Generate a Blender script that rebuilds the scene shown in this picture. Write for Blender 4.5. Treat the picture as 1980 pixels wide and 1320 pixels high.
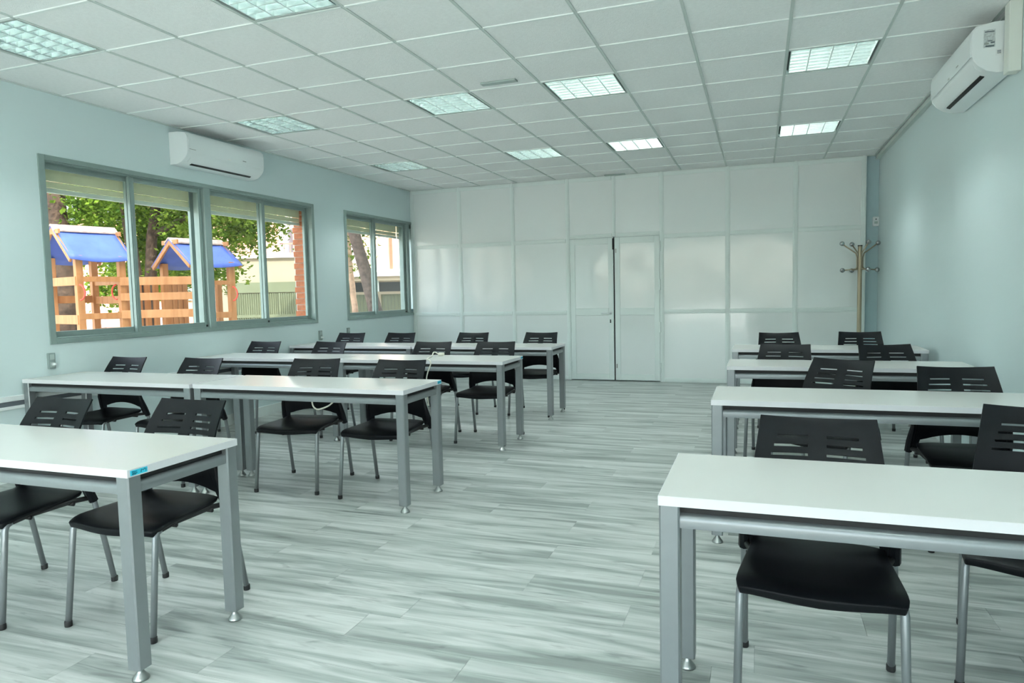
import bpy, math, random
from mathutils import Vector, Matrix

random.seed(7)
for o in list(bpy.data.objects):
    bpy.data.objects.remove(o, do_unlink=True)
scene = bpy.context.scene
COL = scene.collection

# ------------------------------------------------------------------ camera
YAW, PITCH, ROLL = 0.3436, -0.0710, -0.0222
CAM = Vector((5.2225, -2.9001, 1.32))
cd = bpy.data.cameras.new('camera')
cd.sensor_width = 36.0
cd.lens = 36.0 * 1338.6 / 1980.0
cd.clip_start = 0.05
cd.clip_end = 300
cam = bpy.data.objects.new('camera', cd)
COL.objects.link(cam)
fw = Vector((-math.sin(YAW) * math.cos(PITCH), math.cos(YAW) * math.cos(PITCH), math.sin(PITCH)))
rt = Vector((math.cos(YAW), math.sin(YAW), 0))
up = rt.cross(fw)
r2 = rt * math.cos(ROLL) + up * math.sin(ROLL)
u2 = -rt * math.sin(ROLL) + up * math.cos(ROLL)
M = Matrix((r2, u2, -fw)).transposed().to_4x4()
M.translation = CAM
cam.matrix_world = M
scene.camera = cam

# ------------------------------------------------------------------ world, sun, exposure
w = bpy.data.worlds.new('world')
scene.world = w
w.use_nodes = True
wn = w.node_tree
wn.nodes.clear()
sky = wn.nodes.new('ShaderNodeTexSky')
sky.sky_type = 'NISHITA'
sky.sun_disc = False
sky.sun_elevation = math.radians(50)
sky.sun_rotation = math.radians(120)
sky.air_density = 1.3
sky.dust_density = 3.0
bg = wn.nodes.new('ShaderNodeBackground')
bg.inputs['Strength'].default_value = 0.64
wo = wn.nodes.new('ShaderNodeOutputWorld')
hz = wn.nodes.new('ShaderNodeHueSaturation')      # hazy, whitish sky
hz.inputs['Saturation'].default_value = 0.45
wn.links.new(sky.outputs[0], hz.inputs['Color'])
wn.links.new(hz.outputs[0], bg.inputs['Color'])
wn.links.new(bg.outputs[0], wo.inputs['Surface'])

sd = bpy.data.lights.new('sun', 'SUN')
sd.energy = 3.4
sd.angle = math.radians(0.6)
sd.color = (1.0, 0.94, 0.84)
so = bpy.data.objects.new('sun', sd)
COL.objects.link(so)
so.rotation_euler = Vector((-0.62, 0.35, -0.70)).to_track_quat('-Z', 'Y').to_euler()

def portal(name, loc, rot, sx, sy):
    ld = bpy.data.lights.new(name, 'AREA')
    ld.shape = 'RECTANGLE'
    ld.size, ld.size_y = sx, sy
    ld.cycles.is_portal = True
    o = bpy.data.objects.new(name, ld)
    COL.objects.link(o)
    o.location = loc
    o.rotation_euler = rot
portal('portal_window', (-0.40, 2.72, 1.6), (0, math.radians(-90), 0), 1.3, 3.5)
portal('portal_window', (-0.40, 6.2, 1.6), (0, math.radians(-90), 0), 1.3, 2.0)
portal('portal_rear', (3.5, -4.95, 1.4), (math.radians(90), 0, 0), 6.0, 2.6)

scene.view_settings.view_transform = 'Standard'
scene.view_settings.look = 'None'
scene.view_settings.gamma = 1.0
scene.view_settings.use_curve_mapping = False
scene.view_settings.exposure = 0.95
TUBE_STRENGTH = 78.0
scene.cycles.max_bounces = 8
scene.cycles.glossy_bounces = 3
scene.cycles.transmission_bounces = 4

# ------------------------------------------------------------------ materials
MATS = {}
def mat(name, color, rough=0.5, metal=0.0, var=0.03, scale=6.0, bump=0.0, bscale=60.0, coords='Object', spec=0.5, coat=0.0):
    if name in MATS:
        return MATS[name]
    m = bpy.data.materials.new(name)
    m.use_nodes = True
    nt = m.node_tree
    b = nt.nodes['Principled BSDF']
    b.inputs['Roughness'].default_value = rough
    b.inputs['Metallic'].default_value = metal
    b.inputs['Specular IOR Level'].default_value = spec
    b.inputs['Coat Weight'].default_value = coat
    tc = nt.nodes.new('ShaderNodeTexCoord')
    n = nt.nodes.new('ShaderNodeTexNoise')
    n.inputs['Scale'].default_value = scale
    n.inputs['Detail'].default_value = 4
    nt.links.new(tc.outputs[coords], n.inputs['Vector'])
    r = nt.nodes.new('ShaderNodeValToRGB')
    lo = [max(0, c * (1 - var)) for c in color]
    hi = [min(1, c * (1 + var)) for c in color]
    r.color_ramp.elements[0].position = 0.3
    r.color_ramp.elements[1].position = 0.7
    r.color_ramp.elements[0].color = (*lo, 1)
    r.color_ramp.elements[1].color = (*hi, 1)
    nt.links.new(n.outputs['Fac'], r.inputs['Fac'])
    nt.links.new(r.outputs['Color'], b.inputs['Base Color'])
    if bump:
        n2 = nt.nodes.new('ShaderNodeTexNoise')
        n2.inputs['Scale'].default_value = bscale
        n2.inputs['Detail'].default_value = 3
        nt.links.new(tc.outputs[coords], n2.inputs['Vector'])
        bp = nt.nodes.new('ShaderNodeBump')
        bp.inputs['Strength'].default_value = bump
        bp.inputs['Distance'].default_value = 0.01
        nt.links.new(n2.outputs['Fac'], bp.inputs['Height'])
        nt.links.new(bp.outputs['Normal'], b.inputs['Normal'])
    MATS[name] = m
    return m

def wood_mat(name, c0, c1, rough=0.6, stretch=(1, 1, 14)):
    m = bpy.data.materials.new(name)
    m.use_nodes = True
    nt = m.node_tree
    b = nt.nodes['Principled BSDF']
    b.inputs['Roughness'].default_value = rough
    tc = nt.nodes.new('ShaderNodeTexCoord')
    mp = nt.nodes.new('ShaderNodeMapping')
    mp.inputs['Scale'].default_value = stretch
    n = nt.nodes.new('ShaderNodeTexNoise')
    n.inputs['Scale'].default_value = 2.0
    n.inputs['Detail'].default_value = 6
    r = nt.nodes.new('ShaderNodeValToRGB')
    r.color_ramp.elements[0].position = 0.3
    r.color_ramp.elements[1].position = 0.7
    r.color_ramp.elements[0].color = (*c0, 1)
    r.color_ramp.elements[1].color = (*c1, 1)
    nt.links.new(tc.outputs['Object'], mp.inputs['Vector'])
    nt.links.new(mp.outputs['Vector'], n.inputs['Vector'])
    nt.links.new(n.outputs['Fac'], r.inputs['Fac'])
    nt.links.new(r.outputs['Color'], b.inputs['Base Color'])
    MATS[name] = m
    return m

def floor_mat():
    m = bpy.data.materials.new('grey_laminate')
    m.use_nodes = True
    nt = m.node_tree
    L = nt.links.new
    b = nt.nodes['Principled BSDF']
    b.inputs['Roughness'].default_value = 0.36
    b.inputs['Specular IOR Level'].default_value = 0.5
    tc = nt.nodes.new('ShaderNodeTexCoord')
    oi = nt.nodes.new('ShaderNodeObjectInfo')
    off = nt.nodes.new('ShaderNodeVectorMath'); off.operation = 'SCALE'
    comb = nt.nodes.new('ShaderNodeCombineXYZ')
    for i in range(3):
        L(oi.outputs['Random'], comb.inputs[i])
    L(comb.outputs[0], off.inputs[0]); off.inputs['Scale'].default_value = 37.0
    add = nt.nodes.new('ShaderNodeVectorMath'); add.operation = 'ADD'
    L(tc.outputs['Object'], add.inputs[0]); L(off.outputs[0], add.inputs[1])
    def noise(sc, scale, detail, dist=0.0, rough=0.55):
        mp = nt.nodes.new('ShaderNodeMapping'); mp.inputs['Scale'].default_value = sc
        L(add.outputs[0], mp.inputs['Vector'])
        n = nt.nodes.new('ShaderNodeTexNoise')
        n.inputs['Scale'].default_value = scale; n.inputs['Detail'].default_value = detail
        n.inputs['Distortion'].default_value = dist; n.inputs['Roughness'].default_value = rough
        L(mp.outputs[0], n.inputs['Vector'])
        return n
    n1 = noise((1.0, 11.5, 1), 1.0, 3, 0.8)          # broad bands along the plank
    n2 = noise((3.0, 60, 1), 1.6, 5, 0.3)          # fine grain
    n3 = noise((3.2, 22, 1), 1.0, 4, 1.2)          # knots and dark streaks
    def ramp(src, stops):
        r = nt.nodes.new('ShaderNodeValToRGB')
        e = r.color_ramp.elements
        while len(e) < len(stops): e.new(0.5)
        for k, (p, c) in enumerate(stops):
            e[k].position = p; e[k].color = (*c, 1)
        L(src, r.inputs['Fac'])
        return r
    a = (0.23, 0.26, 0.245); c_ = (0.40, 0.438, 0.418); d = (0.555, 0.58, 0.56)
    r1 = ramp(n1.outputs['Fac'], [(0.36, a), (0.50, c_), (0.64, d)])
    r2 = ramp(n2.outputs['Fac'], [(0.30, (0.80, 0.80, 0.80)), (0.65, (1.03, 1.03, 1.03))])
    r3 = ramp(n3.outputs['Fac'], [(0.30, (0.42, 0.44, 0.44)), (0.44, (1, 1, 1))])
    m1 = nt.nodes.new('ShaderNodeMixRGB'); m1.blend_type = 'MULTIPLY'; m1.inputs['Fac'].default_value = 0.65
    m2 = nt.nodes.new('ShaderNodeMixRGB'); m2.blend_type = 'MULTIPLY'; m2.inputs['Fac'].default_value = 0.6
    L(r1.outputs[0], m1.inputs['Color1']); L(r2.outputs[0], m1.inputs['Color2'])
    L(m1.outputs[0], m2.inputs['Color1']); L(r3.outputs[0], m2.inputs['Color2'])
    L(m2.outputs[0], b.inputs['Base Color'])
    bp = nt.nodes.new('ShaderNodeBump'); bp.inputs['Strength'].default_value = 0.06; bp.inputs['Distance'].default_value = 0.004
    L(n2.outputs['Fac'], bp.inputs['Height']); L(bp.outputs[0], b.inputs['Normal'])
    MATS['floor'] = m
    return m

def glass_mat():
    m = bpy.data.materials.new('window_glass')
    m.use_nodes = True
    nt = m.node_tree
    nt.nodes.clear()
    out = nt.nodes.new('ShaderNodeOutputMaterial')
    tr = nt.nodes.new('ShaderNodeBsdfTransparent'); tr.inputs['Color'].default_value = (0.95, 0.975, 0.96, 1)
    gl = nt.nodes.new('ShaderNodeBsdfGlossy'); gl.inputs['Roughness'].default_value = 0.02
    lw = nt.nodes.new('ShaderNodeLayerWeight'); lw.inputs['Blend'].default_value = 0.5
    pw = nt.nodes.new('ShaderNodeMath'); pw.operation = 'POWER'; pw.inputs[1].default_value = 4.0
    nt.links.new(lw.outputs['Facing'], pw.inputs[0])
    fr = nt.nodes.new('ShaderNodeMath'); fr.operation = 'MULTIPLY_ADD'; fr.inputs[1].default_value = 0.5; fr.inputs[2].default_value = 0.03
    nt.links.new(pw.outputs[0], fr.inputs[0])
    mx = nt.nodes.new('ShaderNodeMixShader')
    nt.links.new(fr.outputs[0], mx.inputs[0]); nt.links.new(tr.outputs[0], mx.inputs[1]); nt.links.new(gl.outputs[0], mx.inputs[2])
    nt.links.new(mx.outputs[0], out.inputs['Surface'])
    MATS['glass'] = m
    return m

def leaf_mat(name, c0, c1):
    m = bpy.data.materials.new(name)
    m.use_nodes = True
    nt = m.node_tree
    nt.nodes.clear()
    L = nt.links.new
    out = nt.nodes.new('ShaderNodeOutputMaterial')
    tc = nt.nodes.new('ShaderNodeTexCoord')
    n = nt.nodes.new('ShaderNodeTexNoise'); n.inputs['Scale'].default_value = 5.0; n.inputs['Detail'].default_value = 5
    r = nt.nodes.new('ShaderNodeValToRGB')
    r.color_ramp.elements[0].position = 0.35; r.color_ramp.elements[1].position = 0.65
    r.color_ramp.elements[0].color = (*c0, 1); r.color_ramp.elements[1].color = (*c1, 1)
    L(tc.outputs['Object'], n.inputs['Vector']); L(n.outputs['Fac'], r.inputs['Fac'])
    df = nt.nodes.new('ShaderNodeBsdfDiffuse'); tl = nt.nodes.new('ShaderNodeBsdfTranslucent')
    L(r.outputs[0], df.inputs['Color']); L(r.outputs[0], tl.inputs['Color'])
    mx = nt.nodes.new('ShaderNodeMixShader'); mx.inputs[0].default_value = 0.45
    L(df.outputs[0], mx.inputs[1]); L(tl.outputs[0], mx.inputs[2]); L(mx.outputs[0], out.inputs['Surface'])
    MATS[name] = m
    return m

def emit_mat(name, col, s):
    m = bpy.data.materials.new(name)
    m.use_nodes = True
    nt = m.node_tree
    nt.nodes.clear()
    out = nt.nodes.new('ShaderNodeOutputMaterial')
    e = nt.nodes.new('ShaderNodeEmission')
    e.inputs['Color'].default_value = (*col, 1); e.inputs['Strength'].default_value = s
    nt.links.new(e.outputs[0], out.inputs['Surface'])
    MATS[name] = m
    return m

def panel_mat():
    m = mat('gloss_panel', (0.84, 0.89, 0.88), rough=0.16, var=0.012, scale=1.0)
    nt = m.node_tree
    b = nt.nodes['Principled BSDF']
    b.inputs['Roughness'].default_value = 0.10
    b.inputs['Specular IOR Level'].default_value = 0.9
    tc = nt.nodes.new('ShaderNodeTexCoord')
    oi = nt.nodes.new('ShaderNodeObjectInfo')
    add = nt.nodes.new('ShaderNodeVectorMath'); add.operation = 'ADD'
    comb = nt.nodes.new('ShaderNodeCombineXYZ')
    mul = nt.nodes.new('ShaderNodeMath'); mul.operation = 'MULTIPLY'; mul.inputs[1].default_value = 50
    nt.links.new(oi.outputs['Random'], mul.inputs[0])
    for i in range(3): nt.links.new(mul.outputs[0], comb.inputs[i])
    nt.links.new(tc.outputs['Object'], add.inputs[0]); nt.links.new(comb.outputs[0], add.inputs[1])
    n = nt.nodes.new('ShaderNodeTexNoise'); n.inputs['Scale'].default_value = 2.0; n.inputs['Detail'].default_value = 1.0
    nt.links.new(add.outputs[0], n.inputs['Vector'])
    bp = nt.nodes.new('ShaderNodeBump'); bp.inputs['Strength'].default_value = 0.25; bp.inputs['Distance'].default_value = 0.02
    nt.links.new(n.outputs['Fac'], bp.inputs['Height']); nt.links.new(bp.outputs[0], b.inputs['Normal'])
    return m

WALL = mat('wall_paint', (0.65, 0.775, 0.785), rough=0.6, var=0.02, scale=1.5, bump=0.05, bscale=180, coords='Generated')
CEIL = mat('ceiling_tile', (0.88, 0.905, 0.90), rough=0.9, var=0.025, scale=40, bump=0.35, bscale=140)
RUNNER = mat('runner_grey', (0.60, 0.67, 0.645), rough=0.5)
TEE = mat('tee_white', (0.82, 0.88, 0.865), rough=0.45)
FLOORM = floor_mat()
PANEL = panel_mat()
PFRAME = mat('partition_frame', (0.78, 0.86, 0.84), rough=0.3, var=0.01)
WHITEP = mat('white_plastic', (0.80, 0.86, 0.865), rough=0.32, var=0.01)
CREAMP = mat('cream_plastic', (0.76, 0.80, 0.74), rough=0.4, var=0.01)
BLACKP = mat('black_plastic', (0.0036, 0.0048, 0.0068), spec=0.20, rough=0.42, var=0.15, scale=30, bump=0.12, bscale=900)
BLACKR = mat('black_rubber', (0.012, 0.013, 0.014), rough=0.6)
DARK = mat('dark_slot', (0.008, 0.010, 0.011), rough=0.7)
ALU = mat('silver_paint', (0.255, 0.28, 0.29), rough=0.36, metal=0.55, var=0.03, scale=20)
CHROME = mat('chrome', (0.42, 0.44, 0.45), rough=0.08, metal=1.0, var=0.01)
STEEL = mat('brushed_steel', (0.36, 0.38, 0.37), rough=0.28, metal=1.0, var=0.03, scale=30)
TABLETOP = mat('white_laminate', (0.665, 0.675, 0.65), rough=0.26, var=0.012, scale=3)
TEDGE = mat('white_edge_band', (0.69, 0.695, 0.72), rough=0.35, var=0.01)
WFRAME = mat('grey_green_aluminium', (0.27, 0.355, 0.335), rough=0.42, metal=0.25, var=0.04, scale=12)
SHUTTER = mat('cream_shutter', (0.88, 0.85, 0.58), rough=0.55, var=0.05, scale=9)
SHUTBAR = mat('shutter_bar', (0.80, 0.86, 0.77), rough=0.5, var=0.03)
GLASS = glass_mat()
CABLE = mat('cream_cable', (0.68, 0.67, 0.58), rough=0.45)
BLUETAPE = mat('blue_tape', (0.03, 0.55, 0.74), rough=0.5, var=0.05, scale=60)
INK = mat('dark_teal_ink', (0.0, 0.14, 0.22), rough=0.6)
GOLD = mat('champagne_metal', (0.40, 0.345, 0.245), rough=0.35, metal=0.5, var=0.03)
OUTLET = mat('grey_outlet', (0.25, 0.32, 0.31), rough=0.5)
LOUVRE = mat('louvre_aluminium', (0.50, 0.585, 0.57), rough=0.24, metal=0.9, var=0.01)
HOUSE = mat('fixture_white', (0.42, 0.48, 0.465), rough=0.5, var=0.01)
GREYFIT = mat('grey_fitting', (0.38, 0.46, 0.44), rough=0.5)
TUBE = emit_mat('fluorescent_tube', (0.92, 1.0, 0.985), TUBE_STRENGTH)
TIMBER = wood_mat('orange_timber', (0.40, 0.17, 0.055), (0.54, 0.27, 0.11), 0.6, (8, 8, 1.2))
GREYWOOD = wood_mat('weathered_timber', (0.40, 0.30, 0.25), (0.55, 0.45, 0.40), 0.7, (8, 8, 2))
TARP = mat('blue_tarpaulin', (0.09, 0.17, 0.62), rough=0.45, var=0.12, scale=5)
RED = mat('red_plastic', (0.75, 0.09, 0.06), rough=0.35)
BARK = mat('brown_bark', (0.055, 0.034, 0.022), rough=0.9, var=0.5, scale=12, bump=1.0, bscale=25)
BARKG = mat('grey_bark', (0.15, 0.11, 0.09), rough=0.9, var=0.4, scale=14, bump=1.0, bscale=25)
BARKO = mat('tan_bark', (0.60, 0.40, 0.28), rough=0.9, var=0.3, scale=10, bump=0.6, bscale=20)
LEAF1 = leaf_mat('leaf_green', (0.045, 0.105, 0.014), (0.20, 0.31, 0.04))
LEAF2 = leaf_mat('leaf_bright', (0.06, 0.14, 0.018), (0.28, 0.39, 0.06))
BRICK = mat('orange_brick', (0.42, 0.135, 0.055), rough=0.8, var=0.2, scale=30, bump=0.4, bscale=80)
MORTAR = mat('pale_mortar', (0.62, 0.55, 0.48), rough=0.9)
PINKB = mat('salmon_render', (0.72, 0.36, 0.27), rough=0.9, var=0.08, scale=3)
WHITEB = mat('white_render', (0.85, 0.85, 0.86), rough=0.9, var=0.03, scale=2)
ORANGEB = mat('peach_render', (0.82, 0.56, 0.38), rough=0.9, var=0.05, scale=2)
CREAMB = mat('shaded_cream_render', (0.34, 0.30, 0.22), rough=0.9, var=0.04, scale=3)  # cream darkened: the shade over the garage is in this colour
GREENB = mat('shaded_sage_metal', (0.15, 0.175, 0.11), rough=0.6, var=0.06, scale=3)  # green darkened as well, to carry the garage shade
DARKB = mat('recess_shade', (0.07, 0.085, 0.10), rough=0.6, var=0.1, scale=2)  # near-black colour stands in for shade inside the carport
BWIN = mat('far_window_glass', (0.25, 0.28, 0.33), rough=0.1)
GROUND = mat('pale_ground', (0.55, 0.50, 0.43), rough=0.95, var=0.1, scale=2, coords='Object')
LBROWN = mat('brown_louvre', (0.16, 0.09, 0.05), rough=0.7)
STICK = mat('sticker_grey', (0.52, 0.58, 0.585), rough=0.5, var=0.25, scale=90)
SINK = mat('sticker_ink', (0.10, 0.13, 0.15), rough=0.5)

# ------------------------------------------------------------------ mesh helpers
class MB:
    def __init__(self):
        self.v, self.f = [], []
    def add(self, vs, fs):
        n = len(self.v)
        self.v += [tuple(p) for p in vs]
        self.f += [tuple(i + n for i in f) for f in fs]
        return self
    def box(self, x0, x1, y0, y1, z0, z1, mtx=None):
        vs = [Vector((x, y, z)) for z in (z0, z1) for y in (y0, y1) for x in (x0, x1)]
        if mtx: vs = [mtx @ p for p in vs]
        return self.add(vs, [(0, 2, 3, 1), (4, 5, 7, 6), (0, 1, 5, 4), (2, 6, 7, 3), (0, 4, 6, 2), (1, 3, 7, 5)])
    def beam(self, p0, p1, w, h, upv=(0, 0, 1)):
        """rectangular bar from p0 to p1, w across, h along upv"""
        p0, p1 = Vector(p0), Vector(p1)
        d = (p1 - p0).normalized(); U = Vector(upv)
        s = d.cross(U)
        if s.length < 1e-5: s = d.cross(Vector((1, 0, 0)))
        s.normalize(); U = s.cross(d).normalized()
        vs = [p + s * a * w / 2 + U * b * h / 2 for p in (p0, p1) for a, b in ((-1, -1), (1, -1), (1, 1), (-1, 1))]
        return self.add(vs, [(3, 2, 1, 0), (4, 5, 6, 7), (0, 1, 5, 4), (1, 2, 6, 5), (2, 3, 7, 6), (3, 0, 4, 7)])
    def tube(self, pts, r, n=12, caps=True):
        pts = [Vector(p) for p in pts]
        rs = r if isinstance(r, (list, tuple)) else [r] * len(pts)
        rings = []
        ref = None
        for i, p in enumerate(pts):
            if i == 0: t = pts[1] - p
            elif i == len(pts) - 1: t = p - pts[i - 1]
            else: t = (pts[i + 1] - p).normalized() + (p - pts[i - 1]).normalized()
            t.normalize()
            if ref is None:
                ref = Vector((1, 0, 0)) if abs(t.x) < 0.9 else Vector((0, 1, 0))
            a = (ref - t * ref.dot(t)).normalized(); b = t.cross(a); ref = a
            rings.append([p + (a * math.cos(2 * math.pi * k / n) + b * math.sin(2 * math.pi * k / n)) * rs[i] for k in range(n)])
        vs = [q for rg in rings for q in rg]
        fs = []
        for i in range(len(pts) - 1):
            for k in range(n):
                k2 = (k + 1) % n
                fs.append((i * n + k, i * n + k2, (i + 1) * n + k2, (i + 1) * n + k))
        if caps:
            fs.append(tuple(range(n - 1, -1, -1)))
            fs.append(tuple((len(pts) - 1) * n + k for k in range(n)))
        return self.add(vs, fs)
    def lathe(self, prof, n=20, c=(0, 0, 0)):
        vs, fs = [], []
        for r, z in prof:
            for k in range(n):
                a = 2 * math.pi * k / n
                vs.append((c[0] + r * math.cos(a), c[1] + r * math.sin(a), c[2] + z))
        for i in range(len(prof) - 1):
            for k in range(n):
                k2 = (k + 1) % n
                fs.append((i * n + k, i * n + k2, (i + 1) * n + k2, (i + 1) * n + k))
        fs.append(tuple(range(n - 1, -1, -1)))
        fs.append(tuple((len(prof) - 1) * n + k for k in range(n)))
        return self.add(vs, fs)
    def sphere(self, c, r, n=14, m=8):
        prof = [(max(1e-4, r * math.sin(math.pi * i / m)), -r * math.cos(math.pi * i / m)) for i in range(m + 1)]
        return self.lathe(prof, n, c)
    def prism(self, poly, a0, a1, axis='y'):
        """poly: (u,v) points; extruded along axis. axis y: u->x v->z ; axis x: u->y v->z ; axis z: u->x v->y"""
        def P(u, v, a):
            return {'y': (u, a, v), 'x': (a, u, v), 'z': (u, v, a)}[axis]
        n = len(poly)
        vs = [P(u, v, a0) for u, v in poly] + [P(u, v, a1) for u, v in poly]
        fs = [(i, (i + 1) % n, n + (i + 1) % n, n + i) for i in range(n)]
        fs += [tuple(range(n - 1, -1, -1)), tuple(range(n, 2 * n))]
        return self.add(vs, fs)
    def mesh(self, name, m, smooth=False):
        me = bpy.data.meshes.new(name)
        me.from_pydata(self.v, [], self.f)
        me.validate()
        import bmesh
        bm = bmesh.new(); bm.from_mesh(me)
        bmesh.ops.recalc_face_normals(bm, faces=bm.faces[:])
        bm.to_mesh(me); bm.free()
        if m: me.materials.append(m)
        if smooth:
            for p in me.polygons: p.use_smooth = True
        return me
    def build(self, name, m, parent=None, smooth=False, bevel=0, loc=None, rot=None, seg=2, angle=None):
        me = self.mesh(name, m, smooth)
        return link(name, me, parent, bevel, loc, rot, seg, angle)

def link(name, me, parent=None, bevel=0, loc=None, rot=None, seg=2, angle=None):
    o = bpy.data.objects.new(name, me)
    COL.objects.link(o)
    if parent: o.parent = parent
    if loc: o.location = loc
    if rot: o.rotation_euler = rot
    if bevel:
        b = o.modifiers.new('bevel', 'BEVEL'); b.width = bevel; b.segments = seg; b.limit_method = 'ANGLE'
        b.harden_normals = False
    if angle:
        for p in me.polygons: p.use_smooth = True
        try: me.set_sharp_from_angle(angle=math.radians(angle))
        except Exception: pass
    return o

def empty(name, loc=(0, 0, 0), rz=0.0):
    o = bpy.data.objects.new(name, None)
    o.empty_display_size = 0.1
    COL.objects.link(o)
    o.location = loc
    o.rotation_euler = (0, 0, rz)
    return o

def tag(o, label, cat, group=None):
    o['label'] = label; o['category'] = cat
    if group: o['group'] = group
    return o

def struct(o, label=None, cat=None):
    o['kind'] = 'structure'
    if label: o['label'] = label
    if cat: o['category'] = cat
    return o

KIDS = {}
def copy_tree(o, parent=None):
    c = o.copy(); COL.objects.link(c); c.parent = parent
    for ch in [x for x in ALLKIDS(o)]:
        copy_tree(ch, c)
    return c
def ALLKIDS(o):
    return [x for x in bpy.data.objects if x.parent is o] if o.name not in KIDS else KIDS[o.name]

def rbox(w2, d2, ch):
    """square profile with chamfered corners"""
    return [(-w2 + ch, -d2), (w2 - ch, -d2), (w2, -d2 + ch), (w2, d2 - ch), (w2 - ch, d2), (-w2 + ch, d2), (-w2, d2 - ch), (-w2, -d2 + ch)]

# ------------------------------------------------------------------ room shell
XR, YB, YR, H = 6.66, 7.04, -4.7, 2.95

# floor: planks
fl = struct(empty('floor'), 'pale grey wood-look laminate plank floor', 'floor')
MB().box(-0.02, XR + 0.02, YR, YB + 0.1, -0.06, -0.006).build('underlay', mat('joint_dark', (0.16, 0.19, 0.18), rough=0.8), fl)
PW, PL, GAP = 0.195, 1.37, 0.0010
plank_cache = {}
def plank_mesh(lx, ly):
    k = (round(lx, 3), round(ly, 3))
    if k not in plank_cache:
        plank_cache[k] = MB().box(-lx / 2, lx / 2, -ly / 2, ly / 2, -0.006, 0.0).mesh('plank', FLOORM)
    return plank_cache[k]
rows = []
k = -30
y = 0.3025 + PW * k
rest = MB()
cnt = 0
while y < YB:
    if y + PW > YR:
        y0, y1 = max(y, YR), min(y + PW, YB + 0.05)
        off = 4.24 if k % 2 == 0 else 4.72
        if k % 8 in (3,): off += 0.35
        if k % 10 in (6,): off -= 0.4
        x = off - PL * math.ceil(off / PL)
        while x < XR:
            x0, x1 = max(x, 0.0), min(x + PL, XR)
            if x1 - x0 > 0.01:
                if y0 > -2.0 and cnt < 298:
                    cnt += 1
                    link('plank', plank_mesh(x1 - x0 - GAP, y1 - y0 - GAP), fl, loc=((x0 + x1) / 2, (y0 + y1) / 2, 0))
                else:
                    rest.box(x0 + GAP, x1 - GAP, y0 + GAP, y1 - GAP, -0.006, 0)
            x += PL
    y += PW; k += 1
o = rest.build('planks_behind', FLOORM, fl); o['kind'] = 'stuff'

# left wall with two window openings
W1 = (0.98, 4.46); W2 = (5.15, 7.30); WZ = (1.0, 2.455)
TH = 0.30
wl = MB()
wl.box(-TH, 0, YR - 0.2, W1[0], -0.3, 3.3)
wl.box(-TH, 0, W1[1], W2[0], -0.3, 3.3)
wl.box(-TH, 0, W2[1], 9.0, -0.3, 3.3)
for a, b in (W1, W2):
    wl.box(-TH, 0, a, b, -0.3, WZ[0])
    wl.box(-TH, 0, a, b, WZ[1], 3.3)
wall_left = struct(wl.build('wall_left', WALL), 'pale aqua window wall', 'wall')
# right wall, back wall, rear wall
wall_right = struct(MB().box(XR, XR + 0.2, YR - 0.2, YB + 0.3, -0.1, 3.3).build('wall_right', WALL), 'plain pale aqua wall with an air conditioner near the ceiling', 'wall')
struct(MB().box(0.0, XR + 0.2, YB + 0.09, YB + 0.3, -0.1, 3.3).build('wall_back', mat('wall_blue', (0.50, 0.67, 0.71), rough=0.6, var=0.02)), 'narrow strip of pale blue wall beside the white partition', 'wall')
rw = MB()
RWX, RWZ = (0.6, 6.4), (0.12, 2.65)
rw.box(-TH, RWX[0], YR - 0.2, YR, -0.1, 3.3); rw.box(RWX[1], XR + 0.2, YR - 0.2, YR, -0.1, 3.3)
rw.box(RWX[0], RWX[1], YR - 0.2, YR, -0.1, RWZ[0]); rw.box(RWX[0], RWX[1], YR - 0.2, YR, RWZ[1], 3.3)
struct(rw.build('wall_rear', WALL), 'pale aqua wall with a wide window', 'wall')
win3 = struct(empty('window_3', (0, 0, 0)), 'wide window behind the desks', 'window')
f3 = MB()
for xa, xb in ((RWX[0], RWX[0] + .06), (RWX[1] - .06, RWX[1]), (2.03, 2.09), (3.47, 3.53), (4.91, 4.97)): f3.box(xa, xb, YR - .12, YR - .06, RWZ[0], RWZ[1])
f3.box(RWX[0], RWX[1], YR - .12, YR - .06, RWZ[0], RWZ[0] + .06); f3.box(RWX[0], RWX[1], YR - .12, YR - .06, RWZ[1] - .06, RWZ[1])
f3.build('frame', WFRAME, win3)
for xa, xb in ((RWX[0] + .06, 2.03), (2.09, 3.47), (3.53, 4.91), (4.97, RWX[1] - .06)):
    MB().box(xa, xb, YR - .093, YR - .087, RWZ[0] + .06, RWZ[1] - .06).build('pane', GLASS, win3)

# unseen block above the ceiling, added to keep sun off the playground
struct(MB().box(-TH, XR + 0.2, YR - 0.2, 12.0, 3.3, 8.6).build('wall_sun_blocker', mat('sun_blocker_brick', (0.45, 0.25, 0.16), rough=0.9)), 'unseen upper block added to shade the playground side', 'wall')
# baseboards
struct(MB().box(0, 0.014, YR, YB, 0.0, 0.11).build('baseboard_left', mat('white_paint', (0.74, 0.82, 0.80), rough=0.45)), 'white baseboard under the windows', 'baseboard')
struct(MB().box(XR - 0.014, XR, YR, YB + 0.05, 0.0, 0.11).build('baseboard_right', MATS['white_paint']), 'white baseboard along the plain wall', 'baseboard')

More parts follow.
